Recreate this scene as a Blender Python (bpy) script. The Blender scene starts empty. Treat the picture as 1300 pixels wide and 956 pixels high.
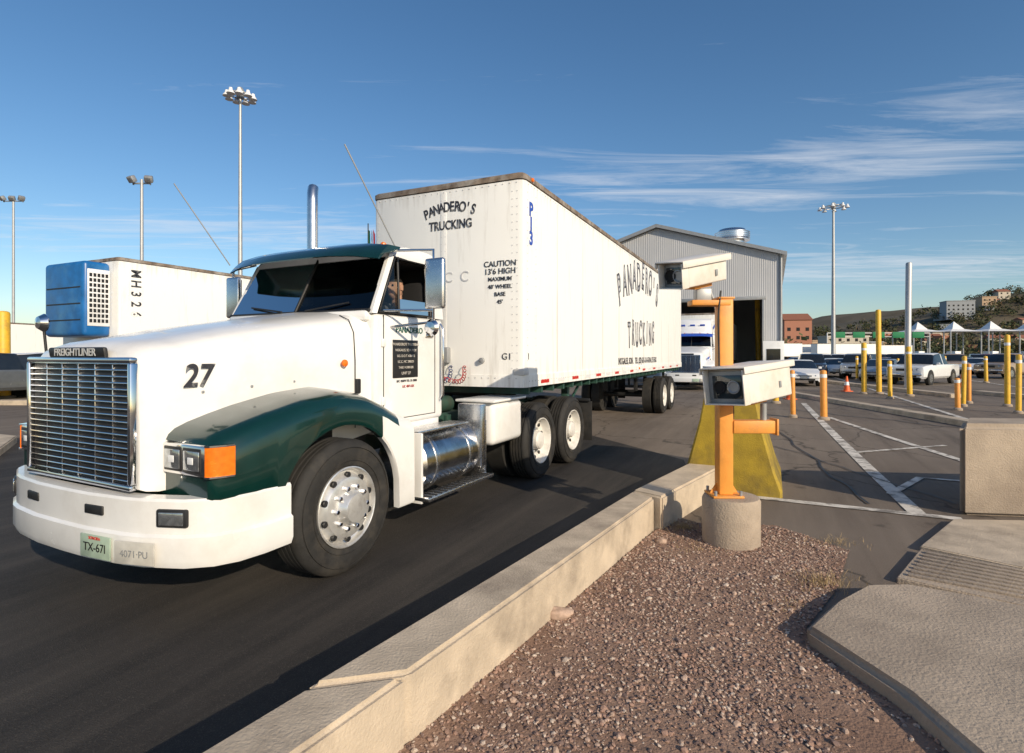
import bpy, bmesh, math, random
from mathutils import Vector, Matrix, Euler, noise
random.seed(7)
sc=bpy.context.scene
H=1.75; F=700.0
R=math.radians
def G(ix,iy,z=0.0):
    Y=(H-z)*F/(iy-450.0); return ((ix-650)/F*Y, Y, z)
def D(ix,iy,Y): return ((ix-650)/F*Y, Y, H+(450-iy)*Y/F)

# ------------------------------------------------------------------ materials
def newmat(name):
    m=bpy.data.materials.new(name); m.use_nodes=True
    nt=m.node_tree; b=nt.nodes['Principled BSDF']; return m,nt,b
def mat(name,col,rough=.5,metal=0,var=.12,scale=6,bump=0,bscale=60,dirt=None,dirt_amt=.5,dirt_lo=.5,dirt_hi=.7,stretch=(1,1,1),coat=0,spec=.5,detail=6):
    m,nt,b=newmat(name); N=nt.nodes; L=nt.links
    tc=N.new('ShaderNodeTexCoord'); mp=N.new('ShaderNodeMapping'); mp.inputs['Scale'].default_value=stretch
    L.new(tc.outputs['Object'],mp.inputs[0])
    nz=N.new('ShaderNodeTexNoise'); nz.inputs['Scale'].default_value=scale; nz.inputs['Detail'].default_value=detail
    L.new(mp.outputs[0],nz.inputs['Vector'])
    cr=N.new('ShaderNodeValToRGB'); cr.color_ramp.elements[0].position=.3; cr.color_ramp.elements[1].position=.7
    cr.color_ramp.elements[0].color=tuple(max(0,c*(1-var)) for c in col)+(1,)
    cr.color_ramp.elements[1].color=tuple(min(1,c*(1+var)) for c in col)+(1,)
    L.new(nz.outputs['Fac'],cr.inputs[0]); out=cr.outputs[0]
    if dirt:
        n2=N.new('ShaderNodeTexNoise'); n2.inputs['Scale'].default_value=scale*.37; n2.inputs['Detail'].default_value=9; n2.inputs['Roughness'].default_value=.65
        L.new(mp.outputs[0],n2.inputs['Vector'])
        mr=N.new('ShaderNodeMapRange'); mr.inputs[1].default_value=dirt_lo; mr.inputs[2].default_value=dirt_hi; mr.inputs[4].default_value=dirt_amt
        L.new(n2.outputs['Fac'],mr.inputs[0])
        mx=N.new('ShaderNodeMixRGB'); L.new(mr.outputs[0],mx.inputs[0]); L.new(out,mx.inputs[1]); mx.inputs[2].default_value=dirt+(1,)
        out=mx.outputs[0]
    L.new(out,b.inputs['Base Color'])
    b.inputs['Metallic'].default_value=metal
    rr=N.new('ShaderNodeMapRange'); rr.inputs[3].default_value=max(.02,rough*.8); rr.inputs[4].default_value=min(1,rough*1.25)
    L.new(nz.outputs['Fac'],rr.inputs[0]); L.new(rr.outputs[0],b.inputs['Roughness'])
    b.inputs['Specular IOR Level'].default_value=spec
    if coat: b.inputs['Coat Weight'].default_value=coat; b.inputs['Coat Roughness'].default_value=.05
    if bump:
        n3=N.new('ShaderNodeTexNoise'); n3.inputs['Scale'].default_value=bscale; n3.inputs['Detail'].default_value=5
        L.new(tc.outputs['Object'],n3.inputs['Vector'])
        bp=N.new('ShaderNodeBump'); bp.inputs['Strength'].default_value=bump; bp.inputs['Distance'].default_value=.02
        L.new(n3.outputs['Fac'],bp.inputs['Height']); L.new(bp.outputs[0],b.inputs['Normal'])
    return m
def glassmat(name,tint,mixw=.12):
    m,nt,b=newmat(name); N=nt.nodes; L=nt.links
    tr=N.new('ShaderNodeBsdfTransparent'); tr.inputs[0].default_value=tint+(1,)
    gl=N.new('ShaderNodeBsdfGlossy'); gl.inputs['Roughness'].default_value=.02
    fr=N.new('ShaderNodeFresnel'); fr.inputs[0].default_value=1.5
    nz=N.new('ShaderNodeTexNoise'); nz.inputs['Scale'].default_value=3
    ad=N.new('ShaderNodeMath'); ad.operation='MULTIPLY_ADD'; ad.inputs[1].default_value=.03
    L.new(nz.outputs['Fac'],ad.inputs[0]); L.new(fr.outputs[0],ad.inputs[2])
    mx=N.new('ShaderNodeMixShader'); L.new(ad.outputs[0],mx.inputs[0]); L.new(tr.outputs[0],mx.inputs[1]); L.new(gl.outputs[0],mx.inputs[2])
    L.new(mx.outputs[0],N['Material Output'].inputs[0]); return m
def trailermat(name,base=(.82,.82,.80)):
    m,nt,b=newmat(name); N=nt.nodes; L=nt.links
    tc=N.new('ShaderNodeTexCoord'); mp=N.new('ShaderNodeMapping'); mp.inputs['Scale'].default_value=(5,5,.5)
    L.new(tc.outputs['Object'],mp.inputs[0])
    n1=N.new('ShaderNodeTexNoise'); n1.inputs['Scale'].default_value=1.6; n1.inputs['Detail'].default_value=9; n1.inputs['Roughness'].default_value=.65
    L.new(mp.outputs[0],n1.inputs['Vector'])
    sx=N.new('ShaderNodeSeparateXYZ'); L.new(tc.outputs['Object'],sx.inputs[0])
    up=N.new('ShaderNodeMapRange'); up.inputs[1].default_value=3.75; up.inputs[2].default_value=4.12; up.inputs[4].default_value=.16
    L.new(sx.outputs[2],up.inputs[0])
    lo=N.new('ShaderNodeMapRange'); lo.inputs[1].default_value=1.75; lo.inputs[2].default_value=1.3; lo.inputs[4].default_value=.14
    L.new(sx.outputs[2],lo.inputs[0])
    a1=N.new('ShaderNodeMath'); L.new(n1.outputs['Fac'],a1.inputs[0]); L.new(up.outputs[0],a1.inputs[1])
    a2=N.new('ShaderNodeMath'); L.new(a1.outputs[0],a2.inputs[0]); L.new(lo.outputs[0],a2.inputs[1])
    mr=N.new('ShaderNodeMapRange'); mr.inputs[1].default_value=.56; mr.inputs[2].default_value=.90; mr.inputs[4].default_value=.6
    L.new(a2.outputs[0],mr.inputs[0])
    mx=N.new('ShaderNodeMixRGB'); mx.inputs[1].default_value=base+(1,); mx.inputs[2].default_value=(.30,.26,.21,1)
    L.new(mr.outputs[0],mx.inputs[0]); L.new(mx.outputs[0],b.inputs['Base Color']); b.inputs['Roughness'].default_value=.38
    n2=N.new('ShaderNodeTexNoise'); n2.inputs['Scale'].default_value=1.6; n2.inputs['Detail'].default_value=2; L.new(tc.outputs['Object'],n2.inputs['Vector'])
    bp=N.new('ShaderNodeBump'); bp.inputs['Strength'].default_value=.3; bp.inputs['Distance'].default_value=.03; L.new(n2.outputs['Fac'],bp.inputs['Height']); L.new(bp.outputs[0],b.inputs['Normal'])
    return m
def corrmat(name,col,scale=3.2,axis='Y'):
    m,nt,b=newmat(name); N=nt.nodes; L=nt.links
    tc=N.new('ShaderNodeTexCoord'); w=N.new('ShaderNodeTexWave'); w.bands_direction=axis; w.inputs['Scale'].default_value=scale
    L.new(tc.outputs['Object'],w.inputs['Vector'])
    bp=N.new('ShaderNodeBump'); bp.inputs['Strength'].default_value=.35; bp.inputs['Distance'].default_value=.05
    L.new(w.outputs['Fac'],bp.inputs['Height']); L.new(bp.outputs[0],b.inputs['Normal'])
    nz=N.new('ShaderNodeTexNoise'); nz.inputs['Scale'].default_value=.6; nz.inputs['Detail'].default_value=6; L.new(tc.outputs['Object'],nz.inputs['Vector'])
    mx=N.new('ShaderNodeMixRGB'); mx.inputs[1].default_value=tuple(c*.88 for c in col)+(1,); mx.inputs[2].default_value=tuple(min(1,c*1.1) for c in col)+(1,)
    L.new(nz.outputs['Fac'],mx.inputs[0]); L.new(mx.outputs[0],b.inputs['Base Color']); b.inputs['Roughness'].default_value=.5
    return m
def groundmat(name,c1,c2,c3,big=.35,fine=90,bump=.5,crack=True,rough=.85,spec=.3,streak=None,speck=.65):
    m,nt,b=newmat(name); N=nt.nodes; L=nt.links
    tc=N.new('ShaderNodeTexCoord')
    n1=N.new('ShaderNodeTexNoise'); n1.inputs['Scale'].default_value=big; n1.inputs['Detail'].default_value=8; n1.inputs['Roughness'].default_value=.6
    L.new(tc.outputs['Object'],n1.inputs['Vector'])
    cr=N.new('ShaderNodeValToRGB'); cr.color_ramp.elements[0].position=.35; cr.color_ramp.elements[1].position=.66
    cr.color_ramp.elements[0].color=c1+(1,); cr.color_ramp.elements[1].color=c2+(1,); L.new(n1.outputs['Fac'],cr.inputs[0])
    out=cr.outputs[0]
    if streak:
        mp=N.new('ShaderNodeMapping'); mp.vector_type='TEXTURE'; mp.inputs['Rotation'].default_value=(0,0,streak[0]); mp.inputs['Scale'].default_value=(6,.45,1)
        L.new(tc.outputs['Object'],mp.inputs[0])
        ns=N.new('ShaderNodeTexNoise'); ns.inputs['Scale'].default_value=1.0; ns.inputs['Detail'].default_value=8; ns.inputs['Roughness'].default_value=.65; L.new(mp.outputs[0],ns.inputs['Vector'])
        ms=N.new('ShaderNodeMapRange'); ms.inputs[1].default_value=.48; ms.inputs[2].default_value=.72; ms.inputs[4].default_value=streak[2]; L.new(ns.outputs['Fac'],ms.inputs[0])
        xs=N.new('ShaderNodeMixRGB'); L.new(ms.outputs[0],xs.inputs[0]); L.new(out,xs.inputs[1]); xs.inputs[2].default_value=streak[1]+(1,); out=xs.outputs[0]
        ms=N.new('ShaderNodeMapRange'); ms.inputs[1].default_value=.44; ms.inputs[2].default_value=.28; ms.inputs[4].default_value=.7; L.new(ns.outputs['Fac'],ms.inputs[0])
        xs=N.new('ShaderNodeMixRGB'); L.new(ms.outputs[0],xs.inputs[0]); L.new(out,xs.inputs[1]); xs.inputs[2].default_value=tuple(c*.4 for c in c1)+(1,); out=xs.outputs[0]
        # oil spots
        no=N.new('ShaderNodeTexNoise'); no.inputs['Scale'].default_value=1.7; no.inputs['Detail'].default_value=4; L.new(tc.outputs['Object'],no.inputs['Vector'])
        ms=N.new('ShaderNodeMapRange'); ms.inputs[1].default_value=.66; ms.inputs[2].default_value=.72; ms.inputs[4].default_value=.55; L.new(no.outputs['Fac'],ms.inputs[0])
        xs=N.new('ShaderNodeMixRGB'); L.new(ms.outputs[0],xs.inputs[0]); L.new(out,xs.inputs[1]); xs.inputs[2].default_value=tuple(c*.3 for c in c1)+(1,); out=xs.outputs[0]
    n2=N.new('ShaderNodeTexNoise'); n2.inputs['Scale'].default_value=fine; n2.inputs['Detail'].default_value=3; L.new(tc.outputs['Object'],n2.inputs['Vector'])
    mr=N.new('ShaderNodeMapRange'); mr.inputs[1].default_value=.55; mr.inputs[2].default_value=.75; mr.inputs[4].default_value=speck; L.new(n2.outputs['Fac'],mr.inputs[0])
    mx=N.new('ShaderNodeMixRGB'); L.new(mr.outputs[0],mx.inputs[0]); L.new(out,mx.inputs[1]); mx.inputs[2].default_value=c3+(1,)
    out=mx.outputs[0]
    if crack:
        v=N.new('ShaderNodeTexVoronoi'); v.feature='DISTANCE_TO_EDGE'; v.inputs['Scale'].default_value=.3
        n4=N.new('ShaderNodeTexNoise'); n4.inputs['Scale'].default_value=1.2; n4.inputs['Detail'].default_value=6; L.new(tc.outputs['Object'],n4.inputs['Vector'])
        va=N.new('ShaderNodeVectorMath'); va.operation='MULTIPLY_ADD'; va.inputs[1].default_value=(1.2,1.2,0); L.new(n4.outputs['Color'],va.inputs[0]); L.new(tc.outputs['Object'],va.inputs[2])
        L.new(va.outputs[0],v.inputs['Vector'])
        m2=N.new('ShaderNodeMapRange'); m2.inputs[1].default_value=.002; m2.inputs[2].default_value=.008; m2.inputs[3].default_value=.6; m2.inputs[4].default_value=0; L.new(v.outputs['Distance'],m2.inputs[0])
        x2=N.new('ShaderNodeMixRGB'); L.new(m2.outputs[0],x2.inputs[0]); L.new(out,x2.inputs[1]); x2.inputs[2].default_value=(.02,.018,.016,1); out=x2.outputs[0]
    L.new(out,b.inputs['Base Color']); b.inputs['Roughness'].default_value=rough; b.inputs['Specular IOR Level'].default_value=spec
    bp=N.new('ShaderNodeBump'); bp.inputs['Strength'].default_value=bump; bp.inputs['Distance'].default_value=.01
    L.new(n2.outputs['Fac'],bp.inputs['Height']); L.new(bp.outputs[0],b.inputs['Normal'])
    return m
white=mat('white_paint',(.80,.795,.78),.25,var=.03,coat=.5,dirt=(.42,.36,.29),dirt_amt=.28,scale=4)
white2=mat('white_paint_plain',(.78,.79,.80),.35,var=.03,coat=.3,dirt=(.4,.37,.32),dirt_amt=.3,scale=3)
green=mat('green_paint',(.003,.026,.022),.2,var=.15,coat=.8)
greenf=mat('green_frame',(.015,.07,.055),.5,var=.3,dirt=(.07,.06,.045),dirt_amt=.8,dirt_lo=.4)
chrome=mat('chrome',(.72,.72,.73),.10,1,var=.03)
alum=mat('aluminium',(.70,.70,.71),.26,1,var=.08,scale=20)
rimal=mat('polished_rim',(.78,.77,.75),.30,.65,var=.06,scale=20,dirt=(.30,.26,.22),dirt_amt=.5,dirt_lo=.5)
tankm=mat('tank_aluminium',(.60,.60,.60),.22,1,var=.12,scale=12,dirt=(.22,.19,.16),dirt_amt=.6,dirt_lo=.46)
black=mat('black_plastic',(.015,.015,.016),.5,var=.3)
dark=mat('dark_interior',(.010,.010,.011),.8,var=.2)
rubber=mat('tyre_rubber',(.020,.019,.018),.75,var=.3,scale=9,dirt=(.085,.072,.056),dirt_amt=.5,bump=.2,bscale=40)
glass=glassmat('window_glass',(.22,.25,.25))
glassc=glassmat('door_glass',(.55,.58,.57))
glassd=mat('car_glass',(.012,.015,.018),.05,var=.2,spec=.8)
lampg=mat('lamp_glass',(.42,.44,.46),.06,.8,var=.25,scale=30)
amber=mat('amber_lens',(.80,.17,.01),.25,var=.15,scale=30)
redm=mat('red_lens',(.55,.02,.015),.3,var=.1)
yellow=mat('yellow_paint',(.72,.42,.03),.5,var=.1,dirt=(.22,.14,.05),dirt_amt=.6,scale=8,dirt_lo=.52,bump=.1)
orangey=mat('orange_post_paint',(.74,.30,.05),.5,var=.08,dirt=(.30,.15,.06),dirt_amt=.6,scale=8,dirt_lo=.52,bump=.1)
oliveyel=mat('shaded_yellow_paint',(.36,.25,.02),.7,var=.2,dirt=(.10,.075,.03),dirt_amt=.9,scale=5,dirt_lo=.45,bump=.3)  # yellow darkened to olive: the barrier's shade is put into the colour
concrete=mat('concrete',(.52,.43,.325),.9,var=.13,scale=5,bump=.35,bscale=70,dirt=(.20,.16,.125),dirt_amt=.75,dirt_lo=.47,dirt_hi=.70,detail=10)
concrete2=mat('concrete_worn',(.40,.325,.25),.9,var=.18,scale=2.5,bump=.45,bscale=60,dirt=(.18,.14,.11),dirt_amt=.7,dirt_lo=.45,dirt_hi=.7,detail=10)
greym=mat('grey_steel',(.33,.34,.35),.45,.4,var=.1)
poleM=mat('galvanised_pole',(.42,.43,.44),.5,.5,var=.1,scale=2)
blackpaint=mat('black_lettering',(.03,.03,.038),.5,var=.2,scale=25,dirt=(.40,.40,.39),dirt_amt=.7,dirt_lo=.52,dirt_hi=.64)
bluepaint=mat('blue_lettering',(.03,.09,.45),.5,var=.2,scale=20)
trailerw=trailermat('trailer_white')
rust=mat('rusty_rail',(.16,.12,.09),.7,var=.4,scale=8,dirt=(.40,.38,.35),dirt_amt=.8,dirt_lo=.45)
bluereef=mat('blue_reefer',(.012,.13,.38),.35,var=.25,scale=3,dirt=(.10,.28,.45),dirt_amt=.5)
skin=mat('skin',(.42,.24,.16),.55,var=.08); hairm=mat('hair',(.012,.010,.008),.6,var=.2); shirt=mat('shirt',(.22,.23,.27),.8,var=.2)
hose=mat('red_hose',(.35,.02,.02),.4,var=.1); hoseb=mat('blue_hose',(.02,.04,.16),.4,var=.1)
linewhite=mat('road_paint',(.66,.62,.56),.8,var=.1,scale=10,dirt=(.17,.15,.13),dirt_amt=.9,dirt_lo=.46,dirt_hi=.60)
signglass=mat('camera_window',(.02,.03,.035),.04,var=.3,spec=.9)
mat_lip=mat('lips',(.30,.10,.08),.5,var=.1)
rimwhite=mat('rim_white_paint',(.72,.70,.66),.5,var=.06,dirt=(.26,.21,.16),dirt_amt=.6,scale=10,dirt_lo=.50)

# ------------------------------------------------------------------ geometry helpers
def link(ob,parent):
    sc.collection.objects.link(ob)
    if parent is not None: ob.parent=parent
    return ob
def mk(name,verts,faces,mats,parent=None,fm=None,smooth=True,ang=35):
    me=bpy.data.meshes.new(name); me.from_pydata([tuple(v) for v in verts],[],faces)
    if not isinstance(mats,(list,tuple)): mats=[mats]
    for m in mats: me.materials.append(m)
    if fm:
        for p,i in zip(me.polygons,fm): p.material_index=i
    bm=bmesh.new(); bm.from_mesh(me); bmesh.ops.recalc_face_normals(bm,faces=bm.faces); bm.to_mesh(me); bm.free()
    if smooth:
        for p in me.polygons: p.use_smooth=True
        me.set_sharp_from_angle(angle=R(ang))
    ob=bpy.data.objects.new(name,me); return link(ob,parent)
def empty(name,loc=(0,0,0),rz=0,scale=1):
    e=bpy.data.objects.new(name,None); e.empty_display_size=.3; e.location=loc; e.rotation_euler=(0,0,rz); e.scale=(scale,)*3
    sc.collection.objects.link(e); return e
def box(name,c,s,m,parent=None,bev=.01,rot=(0,0,0),seg=2):
    bm=bmesh.new(); bmesh.ops.create_cube(bm,size=1)
    for v in bm.verts: v.co=Vector((v.co.x*s[0],v.co.y*s[1],v.co.z*s[2]))
    if bev>0: bmesh.ops.bevel(bm,geom=bm.edges[:],offset=min(bev,min(s)*.45),segments=seg,affect='EDGES',profile=.5)
    me=bpy.data.meshes.new(name); bm.to_mesh(me); bm.free(); me.materials.append(m)
    for p in me.polygons: p.use_smooth=True
    me.set_sharp_from_angle(angle=R(40))
    ob=bpy.data.objects.new(name,me); ob.location=c; ob.rotation_euler=rot; return link(ob,parent)
def lathe(name,prof,c,axis,m,parent=None,seg=32,sgn=1,fm=None,ang=30,mats=None,cap=True):
    vs=[];fs=[];fmi=[]
    for (r,h) in prof:
        for k in range(seg):
            a=2*math.pi*k/seg; u=r*math.cos(a); v=r*math.sin(a); h2=h*sgn
            if axis=='z': vs.append((u,v,h2))
            elif axis=='y': vs.append((u,h2,v))
            else: vs.append((h2,u,v))
    for i in range(len(prof)-1):
        for k in range(seg):
            k2=(k+1)%seg; fs.append((i*seg+k,i*seg+k2,(i+1)*seg+k2,(i+1)*seg+k)); fmi.append(fm[i] if fm else 0)
    if cap and prof[0][0]>1e-4: fs.append(tuple(range(seg))); fmi.append(fm[0] if fm else 0)
    if cap and prof[-1][0]>1e-4: fs.append(tuple((len(prof)-1)*seg+k for k in range(seg))); fmi.append(fm[-1] if fm else 0)
    ob=mk(name,vs,fs,mats or m,parent,fmi,True,ang); ob.location=c; return ob
def cyl(name,c,r,h,axis,m,parent=None,seg=20,r2=None):
    r2=r if r2 is None else r2; e=min(.006,r*.2)
    return lathe(name,[(r-e,-h/2),(r,-h/2+e),(r2,h/2-e),(r2-e,h/2)],c,axis,m,parent,seg)
def tube(name,pts,r,m,parent=None,closed=False,smoothc=False):
    cu=bpy.data.curves.new(name,'CURVE'); cu.dimensions='3D'; cu.bevel_depth=r; cu.bevel_resolution=3; cu.use_fill_caps=True
    sp=cu.splines.new('NURBS' if smoothc else 'POLY'); sp.points.add(len(pts)-1)
    for p,q in zip(sp.points,pts): p.co=(q[0],q[1],q[2],1)
    if smoothc: sp.use_endpoint_u=True; sp.order_u=3
    sp.use_cyclic_u=closed
    cu.materials.append(m); ob=bpy.data.objects.new(name,cu); return link(ob,parent)
def loft(name,secs,mats,parent=None,fmf=None,caps=True,ang=35,closed=False):
    n=len(secs[0]); vs=[p for s in secs for p in s]; fs=[];fm=[]
    for i in range(len(secs)-1):
        for j in range(n if closed else n-1):
            j2=(j+1)%n
            fs.append((i*n+j,i*n+j2,(i+1)*n+j2,(i+1)*n+j)); fm.append(fmf(i,j) if fmf else 0)
    if caps:
        fs.append(tuple(range(n))); fm.append(fmf(-1,0) if fmf else 0)
        fs.append(tuple((len(secs)-1)*n+k for k in range(n))); fm.append(fmf(-2,0) if fmf else 0)
    return mk(name,vs,fs,mats,parent,fm,True,ang)
def prism(name,pts,z0,z1,m,parent=None,bev=0.0):
    bm=bmesh.new(); lo=[bm.verts.new((p[0],p[1],z0)) for p in pts]; hi=[bm.verts.new((p[0],p[1],z1)) for p in pts]; n=len(pts)
    bm.faces.new(lo[::-1]); bm.faces.new(hi)
    for i in range(n): bm.faces.new((lo[i],lo[(i+1)%n],hi[(i+1)%n],hi[i]))
    bmesh.ops.recalc_face_normals(bm,faces=bm.faces)
    if bev: bmesh.ops.bevel(bm,geom=bm.edges[:],offset=bev,segments=3,affect='EDGES')
    me=bpy.data.meshes.new(name); bm.to_mesh(me); bm.free(); me.materials.append(m)
    for p in me.polygons: p.use_smooth=True
    me.set_sharp_from_angle(angle=R(30))
    return link(bpy.data.objects.new(name,me),parent)
def sheet(name,pts,z,m,parent=None):
    return mk(name,[(p[0],p[1],z) for p in pts],[tuple(range(len(pts)))],m,parent,None,False)
def text(name,s,size,loc,rot,m,parent=None,off=0,ex=.002,sx=1,align='CENTER',shear=0):
    cu=bpy.data.curves.new(name,'FONT'); cu.body=s; cu.size=size; cu.align_x=align; cu.align_y='CENTER'; cu.extrude=ex; cu.offset=off; cu.shear=shear
    cu.materials.append(m); ob=bpy.data.objects.new(name,cu); ob.location=loc; ob.rotation_euler=rot; ob.scale=(sx,1,1); return link(ob,parent)
SIDE=(R(90),0,0); FRONT=(R(90),0,R(-90))
def plate(name,pts,m,parent,th=.0):
    return mk(name,pts,[tuple(range(len(pts)))],m,parent,None,False)

# ------------------------------------------------------------------ wheels
def wheel(parent,tag,x,yo,sgn,r=.49,W=.26,style='steer',z=None):
    z=r if z is None else z; k=r/.49
    P=[(.285,-.02),(.30,0),(.34,.010),(.40,.012),(.445,.004),(.470,-.012),(.485,-.03),(.49,-.045)]
    n=4; step=(W-.09)/n
    for i in range(n):
        h2=-.045-step*(i+.5); P+=[(.49,h2+.008),(.474,h2+.005),(.474,h2-.005),(.49,h2-.008)]
    P+=[(.49,-W+.045),(.485,-W+.03),(.470,-W+.012),(.445,-W-.004),(.40,-W-.012),(.34,-W-.01),(.30,-W),(.285,-W+.02)]
    P=[(a*k,b) for a,b in P]
    lathe('tyre_'+tag,P,(x,yo,z),'y',rubber,parent,48,sgn,cap=False)
    for rr in (.335,.43): lathe('sidewall_rib_'+tag,[((rr-.004)*k,.0),(rr*k,.016),((rr+.004)*k,.0)],(x,yo,z),'y',rubber,parent,48,sgn,cap=False)
    if style=='steer':
        Q=[(.285,-W+.03),(.287,-.03),(.292,.004),(.284,.008),(.276,-.002),(.268,-.035),(.25,-.045),(.238,-.02),(.215,.012),(.18,.022),(.125,.022),(.12,.03),(.108,.075),(.10,.088),(.06,.094),(0,.095)]
        mm=rimal
    elif style=='drive':
        Q=[(.285,-W+.03),(.287,-.03),(.292,.004),(.284,.006),(.274,-.01),(.266,-.07),(.25,-.095),(.20,-.115),(.125,-.12),(.12,-.115),(.115,-.03),(.10,-.01),(.05,-.005),(0,-.005)]
        mm=rimwhite
    Q=[(a*k,b) for a,b in Q]
    lathe('rim_'+tag,Q,(x,yo,z),'y',mm,parent,48,sgn,cap=False)
    hh=.03 if style=='steer' else -.105
    for i in range(10):
        a=2*math.pi*i/10
        cyl('lug_%s_%d'%(tag,i),(x+.150*k*math.cos(a),yo+sgn*(hh+.008),z+.150*k*math.sin(a)),.017*k,.035,'y',chrome if style=='steer' else greym,parent,6)
        a+=math.pi/10
        rr=.232 if style=='steer' else .222
        dd=-.006 if style=='steer' else -.105
        o=cyl('hole_%s_%d'%(tag,i),(x+rr*k*math.cos(a),yo+sgn*dd,z+rr*k*math.sin(a)),.024*k,.03,'y',black,parent,12)

# ------------------------------------------------------------------ driver
def skinfig(name,verts,edges,rad,m,parent,sub=2,root=0):
    me=bpy.data.meshes.new(name); me.from_pydata(verts,edges,[]); ob=bpy.data.objects.new(name,me); link(ob,parent)
    ob.modifiers.new('Skin','SKIN')
    if not me.skin_vertices: me.skin_vertices.new()
    sv=me.skin_vertices[0].data
    for i,r_ in enumerate(rad): sv[i].radius=(r_,r_); sv[i].use_root=(i==root)
    s=ob.modifiers.new('Sub','SUBSURF'); s.levels=sub; s.render_levels=sub
    me.materials.append(m)
    return ob
def driver(parent):
    x0,y0=1.34,-.58
    V=[(x0,y0,1.58),(x0+.02,y0,1.76),(x0,y0,1.94),(x0-.01,y0,2.05),(x0-.03,y0,2.13),
       (x0,y0-.17,2.03),(x0-.14,y0-.25,1.86),(x0-.33,y0-.13,1.97),
       (x0,y0+.17,2.03),(x0-.12,y0+.24,1.84),(x0-.33,y0+.10,1.97),
       (x0-.05,y0-.09,1.56),(x0-.42,y0-.11,1.60),(x0-.45,y0-.11,1.22),
       (x0-.05,y0+.09,1.56),(x0-.42,y0+.11,1.60),(x0-.45,y0+.11,1.22)]
    E=[(0,1),(1,2),(2,3),(3,4),(3,5),(5,6),(6,7),(3,8),(8,9),(9,10),(0,11),(11,12),(12,13),(0,14),(14,15),(15,16)]
    rd=[.14,.13,.15,.12,.055,.065,.048,.034,.065,.048,.034,.085,.065,.045,.085,.065,.045]
    try: skinfig('driver_body',V,E,rd,shirt,parent)
    except Exception as ex: print('skin fail',ex)
    hc=Vector((x0-.06,y0,2.25)); vs=[];fs=[];fm=[]
    nr,ns=14,20
    for i in range(nr+1):
        t=math.pi*i/nr
        for j in range(ns):
            p=2*math.pi*j/ns
            dx=math.sin(t)*math.cos(p); dy=math.sin(t)*math.sin(p); dz=math.cos(t)
            sx=.095; sy=.075*(1-.18*max(0,-dz)); sz=.118
            xx=dx*sx; 
            if dx<-.75 and abs(dy)<.25 and -.35<dz<.12: xx-=.022*(1-abs(dy)*3)
            if dx<-.6 and abs(dy)>.2 and .0<dz<.25: xx+=.01
            if dz<-.5 and dx<0: xx-=.012
            vs.append(hc+Vector((xx,dy*sy,dz*sz)))
    for i in range(nr):
        for j in range(ns):
            j2=(j+1)%ns; fs.append((i*ns+j,i*ns+j2,(i+1)*ns+j2,(i+1)*ns+j))
            c=(vs[i*ns+j]+vs[(i+1)*ns+j2])/2-hc
            fm.append(1 if (c.z>.055 or (c.x>.02 and c.z>-.05)) else 0)
    mk('driver_head',vs,fs,[skin,hairm],parent,fm)
    cyl('driver_neck',(hc.x+.02,hc.y,2.13),.052,.14,'z',skin,parent,16)
    for s in (-1,1):
        box('driver_ear',(hc.x+.005,hc.y+s*.076,hc.z),(.035,.014,.055),skin,parent,.006)
        cyl('driver_eye',(hc.x-.078,hc.y+s*.03,hc.z+.018),.011,.012,'x',black,parent,8)
        hb=Vector((x0-.34,y0+(-.13 if s<0 else .10),1.98))
        box('driver_palm',hb,(.05,.075,.03),skin,parent,.012)
        for f in range(4):
            yy=hb.y-.028+f*.019; l=(.045,.055,.05,.04)[f]
            tube('driver_finger',[(hb.x-.02,yy,hb.z+.005),(hb.x-.02-l*.6,yy,hb.z+.012),(hb.x-.02-l,yy,hb.z-.02)],.008,skin,parent)
        tube('driver_thumb',[(hb.x+.01,hb.y-s*.035,hb.z),(hb.x-.02,hb.y-s*.05,hb.z-.015),(hb.x-.04,hb.y-s*.045,hb.z-.02)],.009,skin,parent)
    box('driver_mouth',(hc.x-.088,hc.y,hc.z-.05),(.01,.04,.008),mat_lip,parent,.003)

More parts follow.
